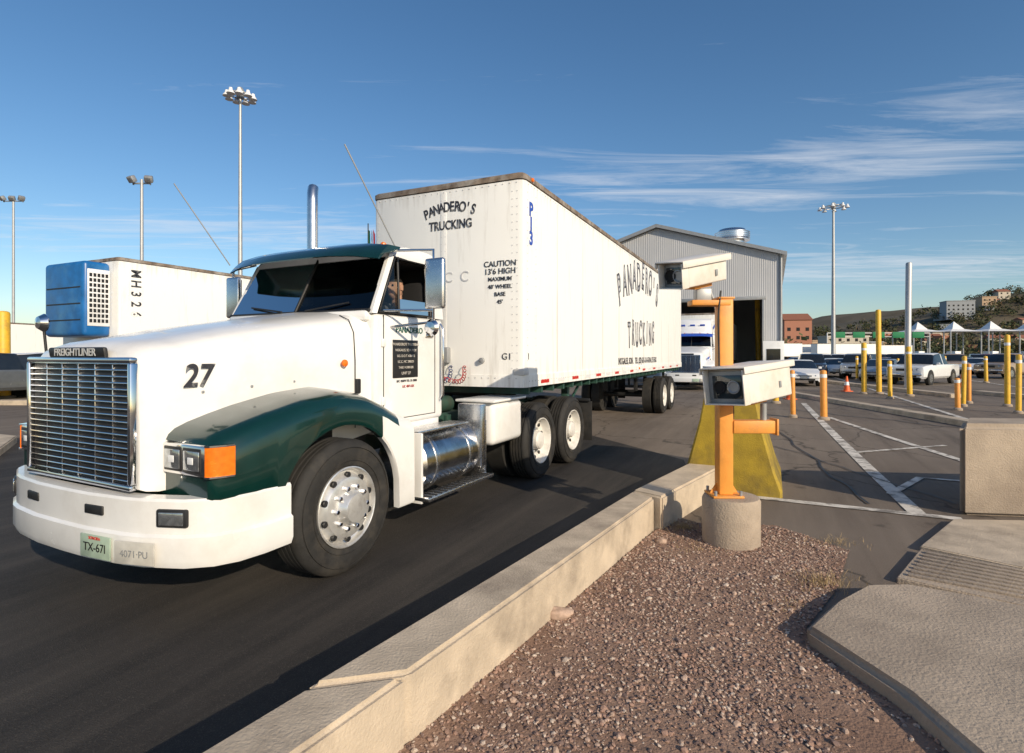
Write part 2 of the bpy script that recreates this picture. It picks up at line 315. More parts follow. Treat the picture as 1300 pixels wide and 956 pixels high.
# ------------------------------------------------------------------ tractor
def tractor(name,loc,rz,scale,body=white,fend=green,frame=greenf,visor=green,fairing=False,detail=True):
    T=empty(name,loc,rz,scale)
    for s in (-1,1):
        box('frame_rail',(2.1,s*.42,.80),(6.3,.07,.24),frame,T,.01)
        for k in range(8): box('frame_bracket',(1.9+k*.45,s*.48,.80),(.10,.05,.20),frame,T,.01)
    for x in (-.5,1.2,2.2,2.9,4.1,5.2): box('cross_member',(x,0,.80),(.12,.78,.18),frame,T,.01)
    cyl('front_axle',(0,0,.48),.06,1.8,'y',black,T)
    box('engine_block',(-.1,0,1.0),(1.3,.7,.7),dark,T,.05)
    for x in (3.5,4.65):
        cyl('drive_axle',(x,0,.50),.09,1.9,'y',frame,T); cyl('differential',(x,0,.50),.22,.35,'y',frame,T)
    box('fifth_wheel',(4.05,0,1.06),(1.0,.9,.07),black,T,.03); box('fifth_wheel_base',(4.05,0,.97),(.5,.8,.11),black,T,.02)
    for s in (-1,1):
        t='l' if s<0 else 'r'
        wheel(T,'steer_'+t,0.02,s*1.165,s,.49,.27,'steer')
        for k,x in enumerate((3.5,4.65)):
            wheel(T,'drive%d_%s'%(k,t),x,s*1.165,s,.49,.25,'drive')
            cyl('inner_tyre',(x,s*.72,.49),.488,.25,'y',rubber,T,40)
    def hs(x,w,zb,zt):
        half=[(-w*1.0,zb),(-w*1.0,zb+.45*(zt-zb)),(-w*.995,zt-.26),(-w*.98,zt-.15),(-w*.93,zt-.075),(-w*.82,zt-.028),(-w*.5,zt+.005),(0,zt+.018)]
        return [(x,y,z) for y,z in half]+[(x,-y,z) for y,z in half[-2::-1]]
    secs=[hs(-1.12,.625,.80,1.615),hs(-1.10,.65,.79,1.645),hs(-1.04,.672,.78,1.675),hs(-.9,.69,.78,1.70),hs(-.5,.73,.8,1.785),hs(0,.79,.85,1.87),hs(.35,.84,.9,1.93),hs(.62,.885,.95,1.975)]
    loft('hood',secs,[body],T)
    tube('hood_seam',[(.42,-.862,1.0),(.42,-.862,1.55),(.42,-.845,1.78),(.42,-.79,1.885),(.42,-.69,1.925)],.004,black,T)
    for s in (-1,1):
        box('hood_latch',(.44,s*.872,1.34),(.05,.03,.12),black,T,.01)
        for k in range(4): box('hood_bolt',(-.78+k*.33,s*(.70+.035*k),1.36+.02*k),(.018,.012,.018),greym,T,.003)
    # grille
    box('grille_back',(-1.122,0,1.19),(.03,1.17,.74),black,T,.01)
    for (c,sz) in (((-1.145,0,1.565),(.05,1.22,.035)),((-1.145,0,.812),(.05,1.22,.035))): box('grille_frame',c,sz,chrome,T,.012)
    for s in (-1,1): box('grille_frame_side',(-1.145,s*.598,1.19),(.05,.035,.72),chrome,T,.012)
    for k in range(19): box('grille_bar_%d'%k,(-1.15,0,.850+k*.0385),(.018,1.16,.009),chrome,T,.003,rot=(0,R(25),0))
    for k in range(5): box('grille_divider_%d'%k,(-1.142,-.39+k*.195,1.19),(.012,.008,.72),chrome,T,.003)
    box('badge_plate',(-1.15,0,1.612),(.03,.66,.066),black,T,.025,rot=(0,R(-8),0))
    if detail: text('badge_text','FREIGHTLINER',.066,(-1.168,0,1.612),FRONT,greyl,T,off=.001,sx=1.15,ex=.001)
    # fenders
    ztf=[(-1.0,1.06),(-.98,1.10),(-.93,1.135),(-.8,1.18),(-.6,1.235),(-.3,1.30),(0,1.33),(.25,1.29),(.45,1.21),(.62,1.12),(.80,1.06)]
    def interp(T_,x):
        for (a,b),(c,d) in zip(T_,T_[1:]):
            if x<=c: return b+(d-b)*(x-a)/(c-a)
        return T_[-1][1]
    yof=[(-1.0,1.07),(-.985,1.10),(-.95,1.125),(-.88,1.15),(-.75,1.168),(-.55,1.175),(.8,1.175)]
    def zbf(x):
        if x<-.60: return .76
        if x<.60: return .49+math.sqrt(max(.0,.60**2-x*x))
        return .34
    xs=[-1.0,-.985,-.95,-.88,-.75,-.68,-.602]+[-.60*math.cos(math.pi*i/22) for i in range(1,22)]+[.6,.602,.66,.72,.76,.80]
    for s in (-1,1):
        secs=[]
        for x in xs:
            zt=interp(ztf,x); yo=interp(yof,x); zb=max(.34,min(zbf(x),zt-.12)); zb=max(zb,.34)
            if -.602<x<-.55: zb=min(zb,.9)
            hy=.66+.15*(x+1.0)/1.6
            mid=(yo+hy)/2
            r_=min(.12,(zt-zb)*.5)
            pts=[(yo-.06,zb),(yo-.012,zb-.004),(yo,zb+.015),(yo,(zb+zt-r_)/2),(yo-.003,zt-r_),(yo-.02,zt-r_*.5),(yo-.06,zt-r_*.17),(yo-.13,zt),(mid,zt+.015),(hy-.02,zt+.03)]
            secs.append([(x,s*y,z) for y,z in pts])
        def fmf(i,j):
            if i<0: return 0
            x=xs[i]; 
            if x>.36 and j<=3: return 1
            if x>.60: return 1
            return 0
        loft('fender_'+('l' if s<0 else 'r'),secs,[fend,body],T,fmf,caps=False)
        x=-1.0
        mk('fender_nose',[(x,s*.5,.76),(x,s*1.07,.76),(x,s*1.07,.99),(x,s*1.0,1.055),(x,s*.5,1.07)],[(0,1,2,3,4)],fend,T,None,False)
        # headlights
        box('headlight_surround',(-1.005,s*.875,.985),(.035,.40,.185),chrome,T,.016)
        for q in (.785,.965):
            box('headlight_recess',(-1.018,s*q,.985),(.02,.165,.145),black,T,.006)
            box('headlight_lens',(-1.026,s*q,.985),(.016,.145,.115),lampg,T,.02)
            box('headlight_bulb',(-1.034,s*q,.985),(.006,.05,.04),white2,T,.015)
        wz0,wz1=.90,1.07
        plan=[(-1.022,1.078),(-1.010,1.108),(-.975,1.13),(-.935,1.15),(-.89,1.163),(-.89,1.10),(-.99,1.05)]
        vsn=[(a,s*b,wz0) for a,b in plan]+[(a,s*b,wz1) for a,b in plan]; n_=len(plan)
        mk('turn_signal',vsn,[tuple(range(n_)),tuple(range(n_,2*n_))]+[(k,(k+1)%n_,n_+(k+1)%n_,n_+k) for k in range(n_)],amber,T,None,True,40)
        for zz_ in (wz0-.008,wz1): 
            mk('signal_trim',[(a-.006,s*(b+.004),zz_) for a,b in plan[:5]]+[(a,s*b,zz_) for a,b in plan[5:]]+[(a-.006,s*(b+.004),zz_+.010) for a,b in plan[:5]]+[(a,s*b,zz_+.010) for a,b in plan[5:]],[tuple(range(n_)),tuple(range(n_,2*n_))]+[(k,(k+1)%n_,n_+(k+1)%n_,n_+k) for k in range(n_)],chrome,T,None,False)
        box('wheel_well',(0,s*.80,1.02),(1.16,.04,.42),dark,T,0)
        lathe('side_marker',[(.03,0),(.028,.015),(.015,.022),(0,.024)],(.30,s*.858,1.53),'y',amber,T,16,s)
    # bumper
    plan=[(-.50,-1.175),(-.7,-1.18),(-.86,-1.16),(-.98,-1.10),(-1.08,-.98),(-1.17,-.75),(-1.20,-.62),(-1.235,-.3),(-1.24,0)]
    plan=plan+[(x,-y) for x,y in plan[-2::-1]]
    prof=[(-.10,.775),(-.01,.775),(.0,.76),(.0,.575),(.018,.56),(.018,.43),(.0,.385),(-.05,.375)]
    secs=[]
    for i,(x,y) in enumerate(plan):
        a=Vector(plan[max(0,i-1)]); b_=Vector(plan[min(len(plan)-1,i+1)]); d=(b_-a).normalized(); n=Vector((-d.y,d.x))
        if n.dot(Vector((x+.3,y)))<0: n=-n
        secs.append([(x+n.x*o,y+n.y*o,z) for o,z in prof])
    loft('bumper',secs,[body],T,None,False,30)
    for s in (-1,1):
        box('fog_lamp_bezel',(-1.104,s*.915,.668),(.03,.19,.105),black,T,.012,rot=(0,0,-s*R(21)))
        box('fog_lamp',(-1.118,s*.921,.668),(.012,.15,.075),lampg,T,.015,rot=(0,0,-s*R(21)))
        box('tow_hook_slot',(-1.230,s*.36,.68),(.016,.17,.055),black,T,.02,rot=(0,0,-s*R(4)))
        for z in (.48,.68): cyl('bumper_bolt',(-1.246 if z<.5 else -1.23,s*.30,z),.014,.012,'x',chrome,T,10)
    box('licence_plate',(-1.252,-.42,.475),(.010,.27,.135),plateM,T,.005,rot=(0,0,R(5)))
    box('licence_plate_second',(-1.212,-.74,.475),(.010,.27,.13),plateM2,T,.005,rot=(0,0,R(15)))
    if detail:
        text('plate_text','TX-67I',.07,(-1.259,-.42,.47),(R(90),0,R(-85)),black,T,ex=.001)
        text('plate_state','SONORA',.025,(-1.259,-.42,.525),(R(90),0,R(-85)),redm,T,ex=.001)
        text('plate_text_second','4071·PU',.055,(-1.218,-.742,.47),(R(90),0,R(-75)),greym,T,ex=.001)
        text('hood_number','27',.20,(-.82,-.712,1.46),(R(90),0,R(-5)),blackpaint,T,off=.004,sx=.9,shear=.15)
    box('undertray',(-.90,0,.60),(.3,1.2,.2),black,T,.03)
    # cab
    box('cab_lower',(1.10,0,1.46),(1.02,1.84,.98),body,T,.045,seg=3)
    box('cab_sill',(1.10,0,1.957),(.92,1.7,.02),dark,T,0)
    box('cowl',(.60,0,1.93),(.14,1.74,.09),body,T,.03)
    def rs(x,zt,w): 
        half=[(-w,2.47),(-w-.005,zt-.09),(-w*.97,zt-.03),(-w*.85,zt),(0,zt+.02)]
        return [(x,y,z) for y,z in half]+[(x,-y,z) for y,z in half[-2::-1]]
    loft('cab_roof',[rs(.84,2.53,.86),rs(.90,2.585,.875),rs(1.1,2.62,.885),rs(1.4,2.62,.885),rs(1.58,2.60,.88),rs(1.615,2.55,.86)],[body],T)
    box('headliner',(1.24,0,2.475),(.68,1.64,.03),dark,T,0)
    box('cab_back_lining',(1.565,0,2.21),(.02,1.62,.50),dark,T,0)
    for s in (-1,1):
        mk('a_pillar',[(.57,s*.905,1.95),(.625,s*.915,1.95),(.625,s*.87,1.95),(.57,s*.87,1.95),(.85,s*.865,2.50),(.905,s*.875,2.50),(.905,s*.83,2.50),(.85,s*.83,2.50)],
           [(0,1,5,4),(1,2,6,5),(2,3,7,6),(3,0,4,7)],body,T)
        mk('b_pillar',[(1.42,s*.918,1.95),(1.61,s*.918,1.95),(1.61,s*.86,1.95),(1.42,s*.86,1.95),(1.42,s*.872,2.50),(1.61,s*.872,2.50),(1.61,s*.82,2.50),(1.42,s*.82,2.50)],
           [(0,1,5,4),(1,2,6,5),(2,3,7,6),(3,0,4,7)],body,T)
        plate('door_window',[(.63,s*.90,1.96),(.89,s*.855,2.49),(1.43,s*.855,2.49),(1.43,s*.90,1.96)] if s>0 else [(.63,s*.90,1.96),(.89,s*.855,2.49),(.94,s*.855,2.49),(.92,s*.90,1.96)],glassc,T)
        if s<0: plate('door_window_lowered',[(.92,s*.90,1.96),(.925,s*.89,2.10),(1.43,s*.89,2.10),(1.43,s*.90,1.96)],glassc,T)
        tube('vent_window_bar',[(.92,s*.912,1.96),(.95,s*.870,2.48)],.012,black,T)
        tube('window_seal',[(.65,s*.915,1.965),(.91,s*.872,2.47),(1.42,s*.872,2.47),(1.42,s*.915,1.965)],.012,black,T,True)
        tube('door_seam',[(.70,s*.921,1.94),(.70,s*.921,1.03),(1.46,s*.921,1.03),(1.46,s*.921,1.94)],.005,black,T)
        box('door_handle',(1.36,s*.93,1.78),(.12,.025,.035),chrome,T,.01)
        for z in (1.2,1.7): box('door_hinge',(.69,s*.925,z),(.05,.02,.07),body,T,.006)
        tube('grab_rail',[(1.53,s*.935,1.15),(1.53,s*.97,1.2),(1.53,s*.97,1.85),(1.53,s*.935,1.9)],.013,chrome,T)
        tube('mirror_bracket',[(.86,s*.90,2.52),(.90,s*1.30,2.50),(.90,s*1.30,1.88),(.80,s*.92,1.84)],.013,chrome,T)
        tube('mirror_brace',[(.70,s*.92,1.98),(.90,s*1.30,1.98)],.011,chrome,T)
        box('mirror_head',(.91,s*1.31,2.21),(.055,.20,.44),alum,T,.03,seg=3)
        box('mirror_glass',(.942,s*1.31,2.21),(.006,.17,.38),signglass,T,.002)
        lathe('convex_mirror',[(.0,-.03),(.05,-.025),(.075,0),(.07,.005),(0,.006)],(.90,s*1.28,1.83),'x',chrome,T,20)
        tube('antenna',[(.86,s*(.92 if s<0 else 1.30),2.55),(.26,s*(.90 if s<0 else 1.30),3.26)],.006,poleM,T)
        plate('windshield_pane',[(.575,0,1.975),(.575,s*.875,1.975),(.855,s*.835,2.49),(.855,0,2.49)],glass,T)
    tube('windshield_divider',[(.565,0,1.97),(.85,0,2.50)],.014,black,T)
    for s in (-1,1): tube('wiper',[(.55,s*.15,1.99),(.60,s*.62,2.05)],.008,black,T)
    tube('windshield_seal',[(.57,-.88,1.975),(.57,.88,1.975)],.016,black,T)
    box('cab_back',(1.595,0,2.22),(.03,1.68,.54),body,T,.005)
    vs=[];
    for i in range(9):
        y=-.945+1.89*i/8; e=abs(y)/.945; dip=.045*e**4
        xo=.50+.10*e**3
        vs.append([(.90,y,2.60-dip),(.74,y,2.595-dip),(xo+.06,y,2.525-dip),(xo,y,2.455-dip),(xo+.015,y,2.45-dip),(xo+.08,y,2.505-dip),(.88,y,2.565-dip)])
    loft('sun_visor',vs,[visor],T,None,True,30,closed=True)
    for k in range(5): lathe('clearance_lamp_%d'%k,[(.028,0),(.026,.02),(.012,.032),(0,.034)],(.96,-.7+k*.35,2.60),'z',amber,T,14)
    box('dashboard',(.76,0,2.0),(.26,1.6,.09),dark,T,.03)
    for y in (-.56,.5):
        box('seat_back',(1.50,y,2.06),(.12,.46,.52),dark,T,.05); 
    tube('steering_wheel',[(.98+.0+.05*math.sin(a),-.56+.2*math.cos(a),1.99+.10*math.sin(a)) for a in [i*math.pi/10 for i in range(20)]],.014,black,T,True)
    if detail: driver(T)
    if detail:
        box('door_sign',(1.0,-.924,1.56),(.36,.008,.34),black,T,.003)
        for k,(t,sz) in enumerate((('PANADERO\'S TRUCKING',.034),('NOGALES, SON. MEX',.032),('U.S. D.O.T. 638472',.032),('I.C.C. MC 298121',.032),('TARE 14,500 LBS',.03),('UNIT 27',.036))):
            text('door_sign_text_%d'%k,t,sz,(1.0,-.930,1.69-k*.052),SIDE,linewhite,T,ex=.001)
        text('door_title','PANADERO',.075,(1.06,-.924,1.82),SIDE,greenl,T,off=.001)
        text('door_red_text','LIC 4071-BX',.032,(1.04,-.924,1.31),SIDE,hose,T)
        text('door_phone','B/C 45079 TEL 31-2000',.03,(1.02,-.924,1.36),SIDE,blackpaint,T)
    for s in (-1,1):
        lathe('fuel_tank',[(0,-.50),(.20,-.50),(.26,-.485),(.285,-.45),(.285,.45),(.26,.485),(.20,.50),(0,.50)],(1.48,s*.86,.60),'x',tankm,T,40)
        for x in (1.2,1.78): lathe('tank_strap',[(.288,-.025),(.294,-.022),(.294,.022),(.288,.025)],(x,s*.86,.60),'x',alum,T,40)
        for x in (.92,2.04): box('step_bracket',(x,s*1.02,.60),(.03,.30,.62),body if x<1 else alum,T,.01)
        box('lower_step',(1.48,s*1.17,.335),(1.16,.17,.035),alum,T,.008)
        for k in range(14): box('step_tread_%d'%k,(.95+k*.08,s*1.17,.356),(.02,.15,.008),black,T,.001)
        box('upper_step',(1.35,s*1.0,.905),(.85,.24,.03),alum,T,.008)
        box('tool_box_steps',(2.0,s*1.02,.75),(.10,.30,.66),alum,T,.02)
        box('cab_skirt',(1.1,s*.80,.95),(.95,.18,.07),body,T,.01)
        box('battery_box',(2.62,s*.92,.83),(.74,.44,.48),body,T,.07,seg=4)
        box('battery_box_lid',(2.62,s*.92,1.085),(.82,.50,.03),body,T,.012)
        box('mudflap',(5.32,s*.95,.55),(.015,.55,.62),rubber,T,.004)
        box('mudflap_hanger',(5.30,s*.70,.88),(.04,1.0,.05),black,T,.01)
    tube('exhaust_stack',[(1.74,1.03,1.0),(1.74,1.03,2.4),(1.74,1.03,3.36),(1.745,1.035,3.44),(1.76,1.05,3.52),(1.80,1.08,3.60)],.062,alum,T)
    cyl('muffler',(1.74,1.03,1.8),.12,1.1,'z',chrome,T,28)
    tube('air_intake',[(1.70,-.55,1.1),(1.70,-.55,1.9)],.07,black,T)
    for q,(y,mm) in enumerate(((-.25,hose),(-.05,hoseb),(.1,black))):
        pts=[]
        for i in range(160):
            t=i/159; a=t*2*math.pi*20
            pts.append((1.75+1.25*t,y-.35*math.sin(math.pi*t)+.026*math.cos(a),1.62-.42*math.sin(math.pi*t)*.8+.026*math.sin(a)))
        tube('air_hose_%d'%q,pts,.005,mm,T)
    for k in range(3): cyl('air_tank_%d'%k,(2.45+.0,-.15+k*.2,.98),.10,.8,'x',frame,T,18)
    box('deck_plate',(2.0,0,.955),(.5,.9,.03),alum,T,.005)
    tube('hood_mirror_stalk',[(-.85,1.0,1.12),(-.90,1.02,1.80)],.010,black,T)
    lathe('hood_mirror',[(0,-.05),(.045,-.04),(.07,0),(.065,.01),(0,.012)],(-.90,1.02,1.84),'x',chrome,T,20)
    if detail:
        tube('flag_stick',[(1.6,.05,2.6),(1.6,.05,3.02)],.006,black,T)
        for k,mm in enumerate((flagg,white2,redm)):
            plate('flag_band_%d'%k,[(1.6+.01*math.sin(k*2),.045-.035*k,2.95),(1.6-.015,.045-.035*(k+1),2.93-.02*k),(1.6-.01,.045-.035*(k+1),2.74-.03*k),(1.6,.045-.035*k,2.78-.02*k)],mm,T)
    if fairing:
        def fs_(x,w,zt): 
            half=[(-w,2.60),(-w,zt-.1),(-w*.9,zt-.02),(0,zt)]
            return [(x,y,z) for y,z in half]+[(x,-y,z) for y,z in half[-2::-1]]
        loft('roof_fairing',[fs_(.95,.5,2.66),fs_(1.1,.75,2.95),fs_(1.3,.84,3.2),fs_(1.5,.88,3.32),fs_(2.5,.9,3.36)],[body],T)
        box('sleeper_box',(2.05,0,1.82),(.85,1.86,1.64),body,T,.05)
        for s in (-1,1):
            box('fairing_stripe',(1.9,s*.905,2.95),(.9,.012,.12),bluepaint,T,.003,rot=(0,R(-12),0))
            box('hood_stripe',(.1,s*.835,1.45),(.9,.012,.08),bluepaint,T,.003,rot=(0,R(-6),0))
        for k in range(3): box('fairing_mark_%d'%k,(1.10,-.45+k*.45,2.98),(.05,.22,.12),bluepaint,T,.01,rot=(0,R(-50),0))
    return T
greyl=mat('rivet_grey',(.55,.55,.54),.45,var=.1)
plateM=mat('licence_plate_paint',(.36,.46,.36),.4,var=.15,scale=15); plateM2=mat('licence_plate_dull',(.52,.50,.45),.5,var=.15,scale=12)
greenl=mat('green_lettering',(.02,.12,.09),.5,var=.1); flagg=mat('flag_green',(.0,.16,.06),.7,var=.1)
TANG=math.atan2(.891,.454); TR=math.atan2(.9045,.4264)
K=1.094
tractor('semi_truck',(-2.242*K,4.531*K,0),TANG,K)

# ------------------------------------------------------------------ box trailer
def trailer(name,loc,rz,L=13.6,W=2.42,lettering=False,reefer=False,detail=True,zb=1.32,zt=4.11,wheels_at=(10.3,11.6)):
    T=empty(name,loc,rz)
    r=.08
    ring=[(0+.0,W-r),(0,r),(.024,.024),(r,0),(L-.02,0),(L,.02),(L,W-.02),(L-.02,W),(r,W),(.024,W-.024)]
    secs=[[(x,y,z) for x,y in ring] for z in (zb+.15,zt-.10)]
    loft('trailer_body',secs,[trailerw],T,None,True,30,closed=True)
    def ringgrow(g): return [(0-g,W-r),(0-g,r),(.024-g*.7,.024-g*.7),(r,-g),(L,-g),(L+g,0),(L+g,W),(L,W+g),(r,W+g),(.024-g*.7,W-.024+g*.7)]
    loft('top_rail',[[(x,y,z) for x,y in ringgrow(.012)] for z in (zt-.085,zt-.02)]+[[(x,y,zt) for x,y in ringgrow(-.02)]],[rust],T,None,True,30,closed=True)
    loft('bottom_rail',[[(x,y,z) for x,y in ringgrow(.014)] for z in (zb,zb+.16)],[trailerw],T,None,True,30,closed=True)
    if detail:
        vs=[];fs=[]
        def rivet(p,n,rad=.010):
            a=Vector(p); n=Vector(n); u=n.orthogonal().normalized(); v=n.cross(u); b0=len(vs)
            for k in range(6):
                t=k*math.pi/3; vs.append(a+(u*math.cos(t)+v*math.sin(t))*rad)
            for k in range(6):
                t=k*math.pi/3; vs.append(a+n*.006+(u*math.cos(t)+v*math.sin(t))*rad*.6)
            for k in range(6): fs.append((b0+k,b0+(k+1)%6,b0+6+(k+1)%6,b0+6+k))
            fs.append(tuple(b0+6+k for k in range(6)))
        x=.15
        while x<L-.1:
            rivet((x,-.001,zt-.13),(0,-1,0)); rivet((x,-.016,zb+.08),(0,-1,0)); x+=.10
        y=.1
        while y<W-.05:
            rivet((-.001,y,zt-.13),(-1,0,0)); rivet((-.016,y,zb+.12),(-1,0,0)); y+=.1
        for yy in (.09,.16,W/2-.03,W/2+.03,W-.1):
            z=zb+.25
            while z<zt-.15: rivet((-.001,yy,z),(-1,0,0),.007); z+=.1
        z=zb+.25
        while z<zt-.15:
            for xx in (.12,.40): rivet((xx,-.001,z),(0,-1,0),.007)
            z+=.1
        mk('rivets',vs,fs,greyl,T)
        for xx in [1.22*k for k in range(1,int(L/1.22)+1)]:
            if xx<L-.1: box('side_seam',(xx,-.001,(zb+zt)/2+.02),(.05,.004,zt-zb-.30),trailerw,T,.001)
        box('front_seam',(-.001,W/2,(zb+zt)/2+.02),(.004,.10,zt-zb-.30),trailerw,T,.001)
        box('corner_cap',(.06,.06,zb+.20),(.16,.16,.09),greyl,T,.02)
        box('nose_connector_box',(-.05,W*.52,zb+.42),(.10,.34,.22),greym,T,.02)
        for yy in (.5,1.9): lathe('gladhand',[(.04,0),(.035,-.04),(0,-.05)],(-.01,yy+.1,zb+.35),'x',greym,T,14)
        for k in range(20):
            s0=.7+k*.66
            if s0<L-.4: box('reflective_tape_%d'%k,(s0,-.017,zb+.06),(.30,.004,.05),redm if k%2==0 else white2,T,0)
        for k in range(3): lathe('marker_lamp',[(.03,0),(.025,.02),(0,.025)],(.25+k*(L/2-.3),-.014,zt-.05 if k!=1 else zb+.1),'y',amber,T,12,-1)
    for k in range(int(L/.45)): box('cross_beam_%d'%k,(.3+k*.45,W/2,zb-.055),(.06,W-.1,.10),greenf if detail else black,T,0)
    for s in (.75,W-.75): box('slider_rail',((wheels_at[0]+wheels_at[1])/2,s,zb-.18),(3.8,.10,.16),greenf if detail else black,T,.01)
    for x in wheels_at:
        cyl('trailer_axle',(x,W/2,.53),.065,W-.5,'y',black,T)
        for s,yo in ((-1,0.0),(1,W)):
            wheel(T,'ax',x,yo,s,.53,.26,'drive'); cyl('inner_wheel',(x,yo-s*.44,.53),.525,.25,'y',rubber,T,32)
        for s in (.75,W-.75): box('spring_hanger',(x-.5,s,.9),(.12,.1,.45),black,T,.01)
    for s in (.42,W-.42):
        box('landing_leg',(2.75,s,.88),(.12,.12,.85),greenf if detail else black,T,.01); box('landing_leg_lower',(2.75,s,.42),(.09,.09,.3),greenf if detail else black,T,.01); box('landing_foot',(2.75,s,.27),(.26,.24,.03),black,T,.008)
        tube('leg_brace',[(2.75,s,.75),(3.6,s,zb-.08)],.025,greenf if detail else black,T)
    tube('leg_cross',[(2.75,.42,.7),(2.75,W-.42,1.1)],.022,black,T)
    box('rear_bumper_bar',(L-.1,W/2,.60),(.1,W-.3,.1),black,T,.01)
    for s in (.6,W-.6): box('rear_bumper_post',(L-.1,s,.92),(.08,.08,.6),black,T,.01); 
    for s in (.45,W-.45): box('trailer_mudflap',(wheels_at[1]+.75,s,.62),(.015,.58,.75),rubber,T,.003)
    if lettering:
        bl=blackpaint
        def arc(word,s0,s1,z0,rise,size,plane,m,off=.01,sx=1,tilt=0,inner=None):
            n=len(word)
            for i,ch in enumerate(word):
                t=(i+.5)/n; u=s0+(s1-s0)*t; z=z0+rise*4*t*(1-t)+tilt*t; ang=math.atan2(rise*4*(1-2*t),abs(s1-s0))
                jj=(.06 if i%2 else -.05)*size*.6
                if plane=='side': loc=(u,-.002,z+jj); rot=(R(90),-ang*.8+(.07 if i%2 else -.05),0)
                else: loc=(-.002,u,z); rot=(Matrix.Rotation(R(-90),4,'Z')@Matrix.Rotation(-ang*.8,4,'Y')@Matrix.Rotation(R(90),4,'X')).to_euler()
                text('lettering_'+('side' if plane=='side' else 'front'),ch,size,loc,rot,m,T,off=off,sx=sx,ex=.003)
                if inner: 
                    l2=(loc[0],loc[1]-.004,loc[2]) if plane=='side' else (loc[0]-.004,loc[1],loc[2])
                    text('lettering_fill',ch,size,l2,rot,letfill,T,off=inner,sx=sx,ex=.002)
        arc("PANADERO'S",4.7,9.3,3.0,.48,.90,'side',bl,.034,.60,.25,-.012)
        arc("TRUCKING",5.6,8.7,2.17,.0,.78,'side',bl,.030,.54,.12,-.012)
        text('side_address','NOGALES, SON.   TEL. (52) 631-3-14-70 AL 75 FAX',.20,(6.9,-.004,1.60),SIDE,bl,T,off=.003,sx=.95,ex=.003)
        for i,ch in enumerate('P13'): text('unit_number',ch,.25,(.235,-.004,3.66-i*.19),SIDE,bluepaint,T,off=.008,ex=.003)
        arc("PANADERO'S",1.53,.70,3.68,.09,.19,'front',bl,.005,.75)
        text('lettering_front_line','TRUCKING',.17,(-.004,1.10,3.52),FRONT,bl,T,off=.004,sx=.8,ex=.003)
        for k,t in enumerate(('CAUTION',"13'6 HIGH",'MAXIMUM','48\' WHEEL','BASE',"45'")): text('caution_text',t,.105 if k<2 else .075,(-.004,.34,2.94-k*.10),FRONT,bl,T,off=.001,ex=.003)
        text('old_lettering','C  C',.2,(-.004,1.0,2.8),FRONT,fadedtxt,T,ex=.003)
        text('unit_mark','G1',.12,(-.004,.24,1.72),FRONT,bl,T,ex=.003); text('unit_mark_side','1',.12,(.15,-.004,1.72),SIDE,bl,T,ex=.003)
    if reefer:
        box('reefer_unit_front',(-.32,W/2-.12,3.12),(.62,1.75,1.85),bluereef,T,.10,seg=4)
        box('reefer_grille_panel',(-.30,W/2-1.005,3.15),(.5,.02,1.4),white2,T,.01)
        for i in range(5):
            for j in range(10): box('grille_slot_%d_%d'%(i,j),(-.48+i*.09,W/2-1.018,2.58+j*.125),(.06,.012,.085),black,T,0)
        for j in range(3): box('unit_groove_%d'%j,(-.633,W/2-.12,2.6+j*.4),(.012,1.5,.03),black,T,0)
        for i,ch in enumerate('MH326'): text('unit_code',ch,.34,(.42,-.004,3.82-i*.26),(R(90),R(90),0),blackpaint,T,off=.008,ex=.003,sx=.8)
    return T
letfill=mat('lettering_fill',(.55,.56,.60),.5,var=.2,scale=6,dirt=(.10,.10,.12),dirt_amt=.8,dirt_lo=.45,dirt_hi=.55)
fadedtxt=mat('faded_lettering',(.55,.55,.56),.5,var=.1)
trailer('box_trailer',(.15,7.09,0),TR,lettering=True)
ax=(.4264,.9045); bx=(-.9045,.4264)
r2=(8.95,27.8)
tractor('semi_truck',(r2[0],r2[1],0),TR,1.094,white2,white2,black,bluepaint,fairing=True,detail=False)
c2=(r2[0]+ax[0]*4.2-bx[0]*1.25,r2[1]+ax[1]*4.2-bx[1]*1.25)
trailer('box_trailer',(c2[0],c2[1],0),TR,detail=False)
Yr=13.8
trailer('reefer_trailer',((150-650)/F*Yr,Yr,0),TR,L=14.5,W=2.55,reefer=True,detail=False,zt=4.2)
p=D(8,440,34); trailer('box_trailer',(p[0]-3,34,0),TR+R(15),detail=False,zt=3.9)
for (ix,Y,yw) in ((1010,118,R(185)),(1060,128,R(180)),(1105,122,R(183)),(1150,140,R(178))):
    trailer('box_trailer',((ix-650)/F*Y,Y,0),yw,detail=False)

